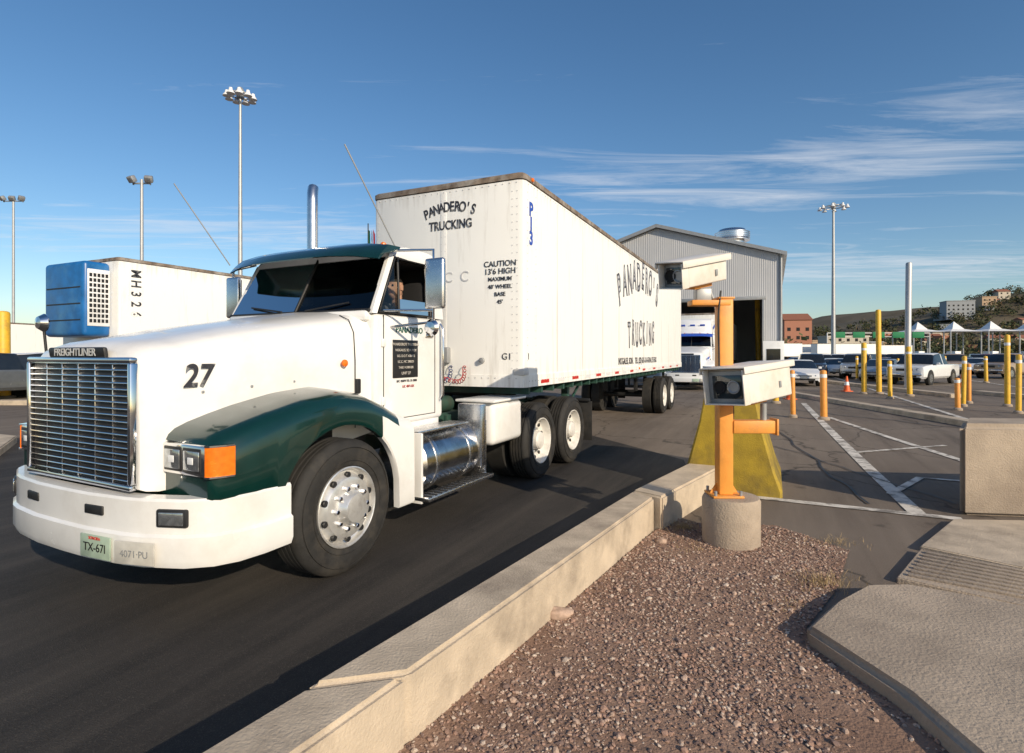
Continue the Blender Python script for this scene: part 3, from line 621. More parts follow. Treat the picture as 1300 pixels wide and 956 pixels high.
# ------------------------------------------------------------------ inspection building
def building():
    B=empty('inspection_building',(17.4,36,0),TR)
    Wd=15.6; ez=8.3; pz=10.75; dep=24
    cm=corrmat('corrugated_metal',(.47,.48,.50),2.4,'Y'); cs=corrmat('corrugated_side',(.46,.47,.49),2.4,'X'); rf=corrmat('metal_roof',(.50,.51,.52),1.6,'X')
    zt=lambda w: ez+(pz-ez)*(w/7.8) if w<=7.8 else pz-(pz-ez)*((w-7.8)/7.8)
    ints=[(0,.9,0),(.9,6.6,5.4),(6.6,9.2,0),(9.2,15.0,5.4),(15.0,15.6,0)]
    for f,(d0) in enumerate((0,dep)):
        for i,(a,b,z0) in enumerate(ints):
            if f==1: z0=0
            top=[(b,zt(b))]+([(7.8,pz)] if a<7.8<b else [])+[(a,zt(a))]
            poly=[(a,z0),(b,z0)]+top
            vs=[(d0,y,z) for y,z in poly]+[(d0+.12,y,z) for y,z in poly]; n=len(poly)
            fs=[tuple(range(n)),tuple(range(n,2*n))]+[(k,(k+1)%n,n+(k+1)%n,n+k) for k in range(n)]
            mk('gable_wall_%d_%d'%(f,i),vs,fs,cm,B,None,False)
    box('side_wall',(dep/2+.06,-.06,ez/2),(dep,.12,ez),cs,B,0); box('side_wall_far',(dep/2+.06,Wd+.06,ez/2),(dep,.12,ez),cs,B,0)
    ov=.5
    for s in (0,1):
        y0=-ov if s==0 else Wd+ov; z0=ez-ov*(pz-ez)/7.8
        vs=[(-.35,y0,z0+.05),(dep+.4,y0,z0+.05),(dep+.4,7.8,pz+.05),(-.35,7.8,pz+.05)]
        vs+=[(x,y,z+.12) for x,y,z in vs]
        mk('roof_slope_%d'%s,vs,[(0,1,2,3),(4,5,6,7),(0,1,5,4),(1,2,6,5),(2,3,7,6),(3,0,4,7)],rf,B,None,False)
        mk('fascia_%d'%s,[(-.37,y0,z0+.0),(-.37,y0,z0+.24),(-.37,7.8,pz+.24),(-.37,7.8,pz)],[(0,1,2,3)],greym,B,None,False)
    for a,b in ((.9,6.6),(9.2,15.0)):
        box('opening_header',(-.03,(a+b)/2,5.5),(.08,b-a+.3,.24),greym,B,.01)
        for y in (a,b): box('opening_jamb',(-.03,y,2.69),(.08,.14,5.38),greym,B,.01)
        box('roll_door_box',(.4,(a+b)/2,5.75),(.5,b-a,.5),dark,B,.02)
    lathe('roof_vent',[(.9,0),(.9,1.5),(1.15,1.55),(1.25,1.7),(1.25,2.1),(1.05,2.2),(.95,2.35),(0,2.5)],(6.2,3.2,9.1),'z',alum,B,28)
    for k in range(5): lathe('vent_fin_%d'%k,[(.95,0),(1.3,.02),(1.3,.05),(.95,.06)],(6.2,3.2,10.55+k*.15),'z',alum,B,28)
    box('wall_lamp',(-.2,7.9,6.4),(.3,.5,.25),greym,B,.03)
    tube('downpipe',[(-.05,-.15,.0),(-.05,-.15,ez)],.08,greym,B)
    box('booth',(-.9,.3,1.3),(1.4,1.2,2.6),white2,B,.02)
    box('booth_window',(-1.61,.3,1.7),(.02,.8,.8),glassd,B,0)
building()
def bollard(ix,iy_top,iy_bot,m=None,wpx=None,cap=True,name='bollard',w=None):
    g=G(ix,iy_bot); Y=g[1]; h=H+(450-iy_top)*Y/F; r=(wpx/2*Y/F) if wpx else .09
    T=empty(name,(g[0],g[1],0)); T.rotation_euler=(R(random.uniform(-1,1)),R(random.uniform(-1.2,1.2)),0)
    lathe('post',[(r,0),(r,h-r*.5),(r*.85,h-r*.15),(r*.5,h),(0,h+.01)],(0,0,0),'z',m or yellow,T,20)
    lathe('base_collar',[(r*1.7,0),(r*1.7,.05),(r*1.4,.08),(r,.09)],(0,0,0),'z',concrete2,T,20)
    if cap: lathe('reflector_band',[(r+.001,0),(r+.004,.005),(r+.004,.09),(r+.001,.095)],(0,0,h*.85),'z',white2,T,20)
bollard(963,378,478,yellow,6,False,'yellow_post')
bollard(1046,470,533,orangey,8); bollard(1097,435,500,yellow,6); bollard(1116,393,500,yellow,6,False,'yellow_post')
bollard(1130,458,506,yellow,5); bollard(1155,440,503,yellow,6); bollard(1152,333,497,poleM,7,False,'steel_post')
bollard(1216,480,521,orangey,6); bollard(1223,452,516,yellow,5); bollard(1230,462,512,orangey,5); bollard(1279,425,516,yellow,6,True,'yellow_post')
bollard(985,463,512,yellow,7); bollard(1007,470,530,orangey,6); bollard(1293,450,525,yellow,6)
bollard(1088,452,482,yellow,3); bollard(1140,455,485,yellow,3); bollard(1200,452,480,yellow,3); bollard(1252,452,486,yellow,4)
bollard(5,395,505,yellow,14,False,'yellow_post')
# ------------------------------------------------------------------ light masts
def mast(ix,iy_top,Y,name='high_mast_light',n=10,r0=.28):
    p=D(ix,iy_top,Y); T=empty(name,(p[0],p[1],0)); h=p[2]
    lathe('pole',[(r0*1.6,0),(r0*1.6,.1),(r0,.15),(r0*.45,h)],(0,0,0),'z',poleM,T,16)
    R0=max(.9,min(1.7,Y/60))
    lathe('ring',[(R0-.06,-.06),(R0+.06,-.06),(R0+.06,.06),(R0-.06,.06),(R0-.06,-.06)],(0,0,h-.4),'z',greym,T,28,cap=False)
    lathe('hub',[(.35,-.5),(.4,-.3),(.4,.3),(.2,.6),(0,.65)],(0,0,h-.2),'z',greym,T,16)
    for k in range(n):
        a=2*math.pi*k/n+.2; c,s=math.cos(a),math.sin(a)
        tube('arm_%d'%k,[(0,0,h-.3),(R0*1.25*c,R0*1.25*s,h-.35)],.05,greym,T)
        lathe('lamp_head_%d'%k,[(.0,.34),(.16,.32),(.20,.1),(.40,-.22),(.42,-.28),(.0,-.30)],(R0*1.3*c,R0*1.3*s,h-.5),'z',white2,T,14)
mast(305,116,58,n=9); mast(1058,260,100,n=8,r0=.4)
def flood(ix,iy_top,Y,n=2):
    p=D(ix,iy_top,Y); T=empty('flood_light_pole',(p[0],p[1],0)); h=p[2]
    lathe('pole',[(.22,0),(.22,.1),(.13,.15),(.09,h)],(0,0,0),'z',poleM,T,14)
    w=.55 if n==2 else .9
    box('cross_arm',(0,0,h-.25),(2*w,.1,.1),greym,T,.02)
    for k in range(n):
        x=-w+2*w*k/(n-1)
        box('flood_head_%d'%k,(x,-.15,h-.02),(.48,.34,.42),greym,T,.06,rot=(R(35),0,R((k-.5)*40))); box('flood_glass_%d'%k,(x,-.30,h-.12),(.36,.05,.28),lampg,T,.02,rot=(R(35),0,R((k-.5)*40)))
        box('yoke_%d'%k,(x,0,h-.2),(.06,.12,.3),greym,T,.01)
flood(180,228,36,2); flood(17,252,52,3)
# ------------------------------------------------------------------ camera post
housM=mat('housing_paint',(.74,.70,.64),.45,var=.04,dirt=(.45,.36,.25),dirt_amt=.5,scale=5,dirt_lo=.5)
def lpr_post():
    g=G(928,688); px=g[1]/F
    T=empty('inspection_camera_post',(g[0],g[1],0))
    xp=(919-928)*px
    def zz(iy): return H+(450-iy)*px
    lathe('concrete_base',[(.255,-.05),(.257,.40),(.242,.43),(.2,.435),(0,.437)],(0,.0,0),'z',concrete2,T,36)
    box('base_plate',(xp+.0,0,.447),(.28,.26,.02),orangey,T,.004)
    for s in (-1,1):
        for q in (-1,1): cyl('anchor_bolt',(xp+s*.115,q*.105,.475),.014,.05,'z',greym,T,8)
    ph=zz(380)-.45
    box('post',(xp,0,.455+ph/2),(.132,.132,ph),orangey,T,.014)
    for s in (-1,1): mk('gusset',[(xp+s*.066,0.0,.46),(xp+s*.13,0.0,.46),(xp+s*.066,0.0,.56),(xp+s*.066,.01,.46),(xp+s*.13,.01,.46),(xp+s*.066,.01,.56)],[(0,1,2),(3,4,5),(0,1,4,3),(1,2,5,4),(2,0,3,5)],orangey,T,None,False)
    za=zz(541)
    box('arm',(xp+.26,-.02,za),(.40,.12,.12),orangey,T,.012)
    box('arm_end_plate',(xp+.46,-.02,za),(.02,.15,.15),orangey,T,.004)
    tube('arm_riser',[(xp+.36,-.02,za+.06),(xp+.36,-.02,zz(512))],.03,greym,T)
    def cam(tag,c,L,W,Hh,yaw,pitch,roll):
        E=bpy.data.objects.new('camera_housing_'+tag,None); E.empty_display_size=.1; E.parent=T; E.location=c; E.rotation_euler=(roll,pitch,yaw); sc.collection.objects.link(E)
        box('housing',(0,0,0),(L,W,Hh),housM,E,.015,seg=3)
        box('sun_shield',(-.03,0,Hh/2+.018),(L+.14,W+.05,.012),housM,E,.004)
        for s in (-1,1):
            box('sun_shield_lip',(-.03,s*(W/2+.022),Hh/2-.01),(L+.14,.008,.05),housM,E,.002)
            box('shield_side',(-L/2-.045,s*(W/2-.004),0),(.09,.01,Hh),housM,E,.002)
        box('shield_floor',(-L/2-.045,0,-Hh/2+.005),(.09,W,.01),housM,E,.002)
        box('front_frame',(-L/2-.006,0,0),(.02,W-.02,Hh-.02),greym,E,.006)
        box('window',(-L/2-.02,0,0),(.012,W*.72,Hh*.68),signglass,E,.006)
        for s in (-1,1): lathe('lens',[(.055,0),(.058,-.012),(.05,-.014),(.04,-.004),(0,-.003)],(-L/2-.026,s*W*.17,0),'x',greym if s<0 else dark,E,20)
        for s in (-1,1):
            for q in (-1,1): cyl('screw',(-L/2-.018,s*W*.43,q*Hh*.40),.007,.01,'x',greym,E,8)
        for s in (-1,1): box('latch',(L*.2,s*(W/2+.006),-Hh*.1),(.03,.012,.06),greym,E,.004)
        box('mount_foot',(.02,0,-Hh/2-.02),(.26,.12,.04),orangey,E,.006)
        return E
    zc=zz(485); cam('lower',((946-928)*px,-.12,zc),.74,.38,.30,R(38),R(-4),R(-3))
    zc=zz(346); cam('upper',((882-928)*px,-.04,zc),.56,.26,.22,R(34),R(-12),R(6))
    box('upper_mount_plate',(xp-.14,0,zz(385)),(.36,.15,.05),orangey,T,.008)
    box('upper_mount_riser',(xp-.20,0,zz(375)),(.14,.10,.12),greym,T,.01)
    box('post_cap',(xp,0,zz(379)),(.15,.15,.02),orangey,T,.005)
    tube('cable',[(xp+.10,.09,zz(500)),(xp+.16,.12,zz(530)),(xp+.05,.1,zz(560)),(xp+.09,.08,zz(600)),(xp+.085,.08,.45)],.009,black,T,smoothc=True)
    tube('cable_upper',[(xp-.05,-.06,zz(370)),(xp-.09,-.09,zz(400)),(xp-.075,-.075,zz(430)),(xp-.07,-.073,zz(470))],.008,black,T,smoothc=True)
    tube('conduit',[(xp-.02,.09,.45),(xp-.02,.09,zz(400)),(xp-.1,.09,zz(365))],.013,greym,T)
    box('post_lower_foot',(xp+.03,-.1,zz(510)),(.2,.1,.05),orangey,T,.006)
lpr_post()
def jersey(name,loc,rz,L,prof,m):
    T=empty(name,loc,rz)
    full=prof+[(-y,z) for y,z in prof[::-1]]
    secs=[[(x,y*sc_,z*(1-(1-sc_)*.5)) for y,z in full] for k,(x,sc_) in enumerate(((0,.95),(.03,1),(L-.03,1),(L,.95)))]
    loft('barrier_body',secs,[m],T,None,True,25,closed=True)
    for s in (-1,1): cyl('lifting_pin',(.4 if s<0 else L-.4,0,prof[-1][1]+.0),.03,.08,'z',greym,T,10)
    return T
g=G(930,627); jersey('yellow_barrier',(g[0]-.04,g[1],0),TR,1.6,[(-.60,0),(-.60,.08),(-.52,.30),(-.36,.90),(-.31,1.18),(-.24,1.22)],oliveyel)
g=G(1218,655)
prism('concrete_barrier',[(g[0],g[1]),(g[0]+2.8,g[1]-.35),(g[0]+3.3,g[1]+.30),(g[0]+.55,g[1]+.62)],-.02,1.0,concrete2,None,.06)
# ------------------------------------------------------------------ ground, road, curb, gravel
asph=groundmat('old_asphalt',(.135,.108,.086),(.20,.163,.130),(.29,.245,.20),.22,120,.5,streak=(TR,(.26,.217,.175),.5))
shadeasph=groundmat('shaded_asphalt',(.024,.022,.021),(.050,.044,.040),(.15,.13,.11),.5,150,.9,crack=False,rough=.78,streak=(TR,(.085,.073,.062),.7),speck=.5)  # foreground shade painted into the asphalt colour, with dusty streaks and oil
gravelM=groundmat('gravel_dirt',(.22,.135,.095),(.34,.225,.165),(.13,.085,.065),1.6,55,1.0,crack=False,rough=.95)
mk('ground',[(-3000,-300,-.0),(3000,-300,0),(3000,4000,0),(-3000,4000,0)],[(0,1,2,3)],asph,None,None,False)
L0=(-.86,2.41);L1=(1.24,5.72);R0=(-.50,2.41);R1=(1.42,5.50)
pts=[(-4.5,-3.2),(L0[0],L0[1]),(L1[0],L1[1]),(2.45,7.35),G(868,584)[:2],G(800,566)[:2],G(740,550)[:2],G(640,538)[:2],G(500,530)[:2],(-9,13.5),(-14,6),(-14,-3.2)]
sheet('truck_lane_shade',pts,.004,shadeasph)  # dark sheet painted where shade lies on the lane
SZ=[.008]
def stroke(name,pix,w,m,par=None):
    P=[Vector(G(*q)[:2]) for q in pix]
    SZ[0]+=.0006; z=SZ[0]
    vs=[];fs=[]
    for i,p in enumerate(P):
        d=((P[min(i+1,len(P)-1)]-P[max(i-1,0)])).normalized(); n=Vector((-d.y,d.x))*w/2
        vs+=[(p.x-n.x,p.y-n.y,z),(p.x+n.x,p.y+n.y,z)]
    for i in range(len(P)-1): fs.append((2*i,2*i+2,2*i+3,2*i+1))
    mk(name,vs,fs,m,par,None,False)
ml=empty('lane_markings',(0,0,0))
stroke('line_edge',[(1020,512),(1060,553),(1110,602),(1166,654)],.17,linewhite,ml)
stroke('line_stop',[(960,632),(1222,660)],.14,linewhite,ml)
stroke('line_hatch',[(1052,530),(1130,556),(1230,588)],.14,linewhite,ml)
stroke('line_hatch',[(1130,628),(1168,607),(1228,612)],.10,linewhite,ml)
stroke('line_hatch',[(1085,575),(1200,566)],.10,linewhite,ml)
stroke('line_lane',[(1055,478),(1250,540)],.16,linewhite,ml)
stroke('line_lane',[(1180,476),(1500,520)],.16,linewhite,ml)
tar=mat('tar_seam',(.012,.012,.012),.5,var=.2,scale=10)
tj=empty('tar_joints',(0,0,0))
def wig(p0,p1,n=14,a=2.5):
    return [(p0[0]+(p1[0]-p0[0])*i/n+random.uniform(-a,a)*2,p0[1]+(p1[1]-p0[1])*i/n+random.uniform(-a,a)*.4) for i in range(n+1)]
stroke('joint',wig((985,545),(1100,640)),.03,tar,tj); stroke('joint',wig((965,560),(1215,640)),.025,tar,tj); stroke('joint',wig((1000,520),(1230,545)),.05,tar,tj)
def curb(name,quad,z1,m,bev=.022): prism(name,quad,-.05,z1,m,None,bev)
d=(Vector(L1)-Vector(L0)).normalized()
def along(P,t): return (P[0]+d.x*t,P[1]+d.y*t)
curb('concrete_curb',[along(L0,-4.5),along(L0,-.06),along(R0,.06),along(R0,-4.5)],.322,concrete)
curb('concrete_curb',[along(L0,-.05),L1,R1,along(R0,.07)],.33,concrete)
curb('concrete_curb',[(L1[0]+.008,L1[1]+.010),(2.46,7.40),(2.80,7.17),(R1[0]+.07,R1[1]-.03)],.34,concrete)
curb('traffic_island',[G(-160,640)[:2],G(-20,595)[:2],G(22,562)[:2],G(-30,556)[:2],G(-200,600)[:2]],.14,concrete,.02)
curb('traffic_island',[(-30,19),(-9.5,19),(-9.3,19.5),(-30,19.5)],.16,concrete,.02)
gp=[(870,664),(985,668),(1078,700),(1062,750),(1022,800),(1145,870),(1300,960),(1300,1100)]
GP=[along(R0,-1.9),(R1[0]-.02,R1[1]-.06),(1.75,5.9)]+[G(*q)[:2] for q in gp]
def inside(p,poly):
    c=False; j=len(poly)-1
    for i in range(len(poly)):
        xi,yi=poly[i];xj,yj=poly[j]
        if (yi>p[1])!=(yj>p[1]) and p[0]<(xj-xi)*(p[1]-yi)/(yj-yi)+xi: c=not c
        j=i
    return c
sheet('gravel_bed',GP,.0075,gravelM)
def pebbles(name,n,poly,smin,smax,mats,sub=0,pw=2.5):
    xs=[p[0] for p in poly]; ys=[p[1] for p in poly]
    if sub: 
        bm=bmesh.new(); bmesh.ops.create_icosphere(bm,subdivisions=1,radius=1); bv=[v.co.copy() for v in bm.verts]; bf=[tuple(v.index for v in f.verts) for f in bm.faces]; bm.free()
    else:
        bv=[Vector(v) for v in ((1,0,0),(-1,0,0),(0,1,0),(0,-1,0),(0,0,1),(0,0,-1),(.7,.7,.6),(-.7,.6,.65),(-.6,-.7,.6),(.7,-.65,.6))]
        bf=[(0,6,9),(2,7,6),(1,8,7),(3,9,8),(6,4,9),(7,4,6),(8,4,7),(9,4,8),(0,2,6),(2,1,7),(1,3,8),(3,0,9)]
    vs=[];fs=[];fm=[]; cnt=0
    while cnt<n:
        p=(random.uniform(min(xs),max(xs)),random.uniform(min(ys),max(ys)))
        if not inside(p,poly): continue
        if noise.noise(Vector((p[0]*1.5,p[1]*1.5,7)))<random.uniform(-.75,.15): continue
        cnt+=1
        s=smin+(smax-smin)*random.random()**pw; sx,sy,sz=s*random.uniform(.7,1.3),s*random.uniform(.7,1.3),s*random.uniform(.4,.8)
        m_=Euler((random.uniform(-.5,.5),random.uniform(-.5,.5),random.uniform(0,6.3))).to_matrix(); b0=len(vs); z=.0075
        for v in bv:
            q=m_@Vector((v.x*sx*random.uniform(.8,1.15),v.y*sy*random.uniform(.8,1.15),v.z*sz)); vs.append((p[0]+q.x,p[1]+q.y,z+sz*.3+q.z))
        mi=random.choice((0,0,0,1,1,2,2,3))
        for f in bf: fs.append(tuple(b0+k for k in f)); fm.append(mi)
    me=bpy.data.meshes.new(name); me.from_pydata(vs,[],fs)
    for m in mats: me.materials.append(m)
    me.polygons.foreach_set('material_index',fm)
    return link(bpy.data.objects.new(name,me),None)
pm=[mat('pebble_a',(.32,.20,.15),.9,var=.25,scale=30),mat('pebble_b',(.42,.30,.23),.9,var=.25,scale=30),mat('pebble_c',(.18,.12,.10),.9,var=.25,scale=30),mat('pebble_d',(.52,.42,.34),.9,var=.2,scale=30)]
pebbles('gravel',27000,GP,.0035,.013,pm,0,2.0)
pebbles('loose_stones',1000,GP,.010,.024,pm,1,2.5)
def rock(loc,s):
    bm=bmesh.new(); bmesh.ops.create_icosphere(bm,subdivisions=3,radius=1)
    for v in bm.verts:
        n=noise.noise(v.co*1.3+Vector(loc))*.35; v.co=Vector((v.co.x*s[0],v.co.y*s[1],v.co.z*s[2]))*(1+n)
    me=bpy.data.meshes.new('rock'); bm.to_mesh(me); bm.free(); me.materials.append(pm[1]); 
    for p in me.polygons: p.use_smooth=True
    ob=bpy.data.objects.new('rock',me); ob.location=loc; link(ob,None)
g=G(706,785); rock((g[0]+.02,g[1],.03),(.10,.05,.045)); g=G(840,690); rock((g[0],g[1],.02),(.05,.04,.03))
def weeds(name,ix,iy,n,h,rad):
    g=G(ix,iy); vs=[];fs=[]
    for k in range(n):
        a=random.uniform(0,6.28); r_=rad*math.sqrt(random.random()); r_*=random.choice((.3,.6,1)); x=g[0]+r_*math.cos(a); y=g[1]+r_*math.sin(a)*.7; hh=h*random.uniform(.3,1); lx=random.uniform(-1,1)*hh; ly=random.uniform(-1,1)*hh; w=.0013
        t=random.uniform(0,3.14); wx,wy=w*math.cos(t),w*math.sin(t); b0=len(vs)
        vs+=[(x-wx,y-wy,0),(x+wx,y+wy,0),(x+lx*.4+wx,y+ly*.4+wy,hh*.6),(x+lx*.4-wx,y+ly*.4-wy,hh*.6),(x+lx,y+ly,hh*.85)]
        fs+=[(b0,b0+1,b0+2,b0+3),(b0+3,b0+2,b0+4)]
    mk(name,vs,fs,drygrass,None,None,False)
drygrass=mat('dry_grass',(.40,.29,.15),.9,var=.3,scale=20)
weeds('dry_weeds',1045,742,300,.11,.34); weeds('dry_weeds',868,672,260,.11,.26); weeds('dry_weeds',1000,770,120,.06,.4); weeds('dry_weeds',880,700,90,.05,.35); weeds('dry_weeds',1060,690,130,.06,.35)
S1=[G(*q,.10)[:2] for q in ((1022,796),(1060,762),(1098,742),(1150,741),(1240,757),(1330,775),(1480,830),(1480,1100),(1400,1100),(1150,880))]
prism('concrete_slab',S1,-.05,.11,concrete2,None,.035)
S2=[G(*q,.04)[:2] for q in ((1210,660),(1330,662),(1480,700),(1300,722),(1168,694))]
prism('sidewalk',S2,-.05,.05,concrete,None,.01)
RA=[G(*q,.05)[:2] for q in ((1168,696),(1302,724),(1420,745),(1400,782),(1300,768),(1138,732))]
ra=empty('grooved_ramp',(0,0,0))
prism('ramp_slab',RA,-.05,.045,concrete2,ra,.008)
A=[Vector(RA[0]),Vector(RA[2])]; Bq=[Vector(RA[5]),Vector(RA[3])]
for k in range(1,9):
    t=k/9; a=A[0].lerp(Bq[0],t); b=A[1].lerp(Bq[1],t); a=a.lerp(b,.03)
    dd=(b-a); L_=dd.length; c=(a+b)/2
    box('ramp_ridge_%d'%k,(c.x,c.y,.052),(L_*.96,.045,.022),concrete2,ra,.006,rot=(0,0,math.atan2(dd.y,dd.x)))
def seg(name,p0,p1,w,z1,m):
    a=Vector(G(*p0)[:2]); b=Vector(G(*p1)[:2]); dd=(b-a).normalized(); n=Vector((-dd.y,dd.x))*w/2
    prism(name,[a-n,b-n,b+n,a+n],-.02,z1,m,None,.02)
seg('lane_kerb',(985,498),(1340,560),.4,.14,concrete); seg('lane_kerb',(1050,486),(1215,505),.5,.15,concrete); seg('lane_kerb',(1240,500),(1400,515),.5,.15,concrete)
def cone(ix,iy):
    g=G(ix,iy); T=empty('traffic_cone',(g[0],g[1],0))
    box('base',(0,0,.02),(.38,.38,.04),conem,T,.01); lathe('cone',[(.15,.04),(.09,.36),(.03,.72),(0,.73)],(0,0,0),'z',conem,T,20); lathe('collar',[(.108,.30),(.075,.46),(.070,.46)],(0,0,0),'z',white2,T,20)
conem=mat('cone_orange',(.75,.12,.02),.5,var=.1)
cone(1075,497); cone(1221,492); cone(1003,507)
# ------------------------------------------------------------------ cars
def car(ix,iy,col,kind='sedan',yaw=TR,name=None):
    g=G(ix,iy); nm={'sedan':'sedan_car','suv':'suv_car','pickup':'pickup_truck'}[kind]
    T=empty(nm,(g[0],g[1],0),yaw)
    if kind=='sedan':
        S=[(-2.36,.74,.34,.58,.60,0),(-2.28,.84,.24,.66,.70,0),(-2.0,.89,.22,.74,.80,0),(-1.0,.91,.22,.90,.95,0),(-.35,.91,.22,.94,1.38,1),(-.2,.91,.22,.94,1.42,2),(.5,.91,.22,.95,1.44,3),(.6,.91,.22,.95,1.44,2),(1.15,.91,.22,.96,1.40,1),(1.75,.9,.22,.98,1.04,0),(2.2,.87,.25,.95,1.0,0),(2.34,.80,.35,.80,.84,0)]; wr=.33; wx=(-1.45,1.35); W=.91
    elif kind=='suv':
        S=[(-2.4,.80,.42,.80,.84,0),(-2.32,.90,.34,.94,1.0,0),(-2.0,.94,.32,1.02,1.08,0),(-1.15,.96,.32,1.10,1.16,0),(-.6,.96,.32,1.14,1.72,1),(-.45,.96,.32,1.14,1.78,2),(.45,.96,.32,1.15,1.82,3),(.58,.96,.32,1.15,1.82,2),(1.4,.96,.32,1.16,1.80,3),(1.5,.96,.32,1.16,1.80,2),(2.1,.95,.32,1.16,1.76,1),(2.35,.93,.34,1.14,1.20,0),(2.42,.90,.42,.9,.95,0)]; wr=.39; wx=(-1.55,1.45); W=.96
    else:
        S=[(-2.75,.82,.45,.86,.90,0),(-2.68,.92,.38,1.0,1.04,0),(-2.3,.96,.36,1.06,1.12,0),(-1.35,.98,.36,1.12,1.18,0),(-.8,.98,.36,1.16,1.74,1),(-.65,.98,.36,1.16,1.80,2),(.1,.98,.36,1.16,1.83,3),(.2,.98,.36,1.16,1.83,2),(.8,.98,.36,1.16,1.78,1),(1.0,.98,.36,1.14,1.18,4),(1.05,.98,.36,1.14,1.17,4),(2.7,.97,.38,1.14,1.17,4),(2.76,.94,.45,1.12,1.15,0)]; wr=.40; wx=(-1.8,1.65); W=.98
    secs=[]
    for x,w,zb,be,zt,fl in S:
        hi=(zt-be)>.15; wt=w*(.80 if hi else .93)
        half=[(-w*.9,zb),(-w,zb+.12),(-w,be-.10),(-w*.975,be),(-wt,zt-(.05 if hi else .015)),(-wt*.86,zt),(0,zt+.015)]
        secs.append([(x,y,z) for y,z in half]+[(x,-y,z) for y,z in half[-2::-1]])
    def fmf(i,j):
        if i<0: return 0
        a,b=S[i],S[i+1]; ha=(a[4]-a[3])>.15; hb=(b[4]-b[3])>.15
        if (j==3 or j==8) and (ha or hb) and a[5]!=3: return 1
        if j in (4,5,6,7) and (ha!=hb): return 1
        return 0
    loft('body',secs,[col,glassd],T,fmf,True,30)
    xf=S[0][0]; wf=S[1][1]; zf=S[1][3]; zb=S[0][2]
    box('grille',(xf+.0,0,zf-.12),(.06,wf*.9,.14),black,T,.02); box('lower_intake',(xf+.01,0,zb+.06),(.08,wf*1.3,.10),black,T,.02)
    box('front_bumper',(xf+.02,0,zb+.16),(.12,wf*1.86,.14),col if kind!='pickup' else chrome,T,.05)
    box('plate',(xf-.05,0,zb+.16),(.02,.32,.14),plateM2,T,.004)
    for s in (-1,1):
        box('headlamp',(xf+.09,s*wf*.76,zf-.10),(.14,.30,.15),lampg,T,.04,rot=(0,0,s*R(-18)))
        box('tail_lamp',(-xf-.04,s*wf*.8,zf),(.08,.2,.2),redm,T,.03)
        box('wing_mirror',(S[3][0]+.35,s*(W+.09),S[3][3]+.10),(.10,.18,.13),col,T,.03)
        for x in wx:
            lathe('arch',[(0,0),(wr*1.16,0),(wr*1.16,.012),(0,.012)],(x,s*(W-.01),wr+.02),'y',black,T,24,s)
            lathe('tyre',[(wr*.62,.0),(wr*.66,.03),(wr*.9,.035),(wr,.015),(wr,-.2),(wr*.8,-.22)],(x,s*(W+.0),wr),'y',rubber,T,24,s)
            lathe('rim',[(wr*.64,.02),(wr*.58,.01),(wr*.5,-.01),(wr*.2,.02),(0,.025)],(x,s*(W+.0),wr),'y',alum,T,10,s,ang=10)
    tube('roof_line',[(S[4][0],-W*.81,S[4][4]-.03),(S[6][0],-W*.81,S[6][4]-.03),(S[8][0],-W*.81,S[8][4]-.03)],.012,black,T)
    return T
cw=mat('car_white',(.72,.73,.74),.25,var=.03,coat=.6); cs_=mat('car_silver',(.42,.44,.46),.28,.6,var=.05,coat=.6); cb=mat('car_dark',(.02,.025,.04),.22,var=.1,coat=.8); cr_=mat('car_maroon',(.18,.05,.035),.25,var=.1,coat=.7); ct=mat('car_tan',(.30,.22,.15),.3,var=.1,coat=.6); cg=mat('car_grey',(.12,.13,.14),.25,.3,var=.1,coat=.7)
car(1172,487,cw,'pickup',TR-R(30)); car(1014,488,cw,'sedan',TR+R(4)); car(1030,478,cb,'suv',TR); car(1043,474,cw,'suv',TR)
car(1280,480,ct,'pickup',TR-R(40)); car(1240,475,cw,'sedan',TR-R(35)); car(1120,483,cs_,'sedan',TR-R(20)); car(1088,480,cs_,'suv',TR-R(10)); car(1060,478,cw,'sedan',TR)
car(30,502,cw,'suv',TR-R(10)); car(-25,508,cg,'pickup',TR)
cols=[cw,cs_,cb,cr_,cg,cw,ct,cs_,cw,cb]
k=0
for (ix,iy,kd) in ((1068,472,'suv'),(1068,467,'pickup'),(1095,469,'suv'),(1122,471,'sedan'),(1146,472,'suv'),(1030,467,'suv'),(1048,466,'sedan'),(1075,464,'suv'),(1105,464,'sedan'),(1135,465,'pickup'),(1165,466,'sedan'),(1195,467,'suv'),(1225,468,'sedan'),(1255,469,'suv'),(1285,470,'sedan'),(1012,470,'sedan'),(1210,474,'suv'),(1115,466,'suv'),(1150,467,'sedan'),(1180,471,'suv'),(1210,465,'pickup'),(1240,465,'suv'),(1270,465,'sedan'),(1298,475,'suv'),(1060,461,'suv'),(1090,461,'sedan'),(1120,461,'suv'),(1150,461,'suv'),(1180,461,'pickup'),(1212,461,'suv'),(1244,461,'sedan'),(1275,461,'suv')):
    car(ix,iy,cols[k%len(cols)],kd,TR-R(random.uniform(0,40))); k+=1
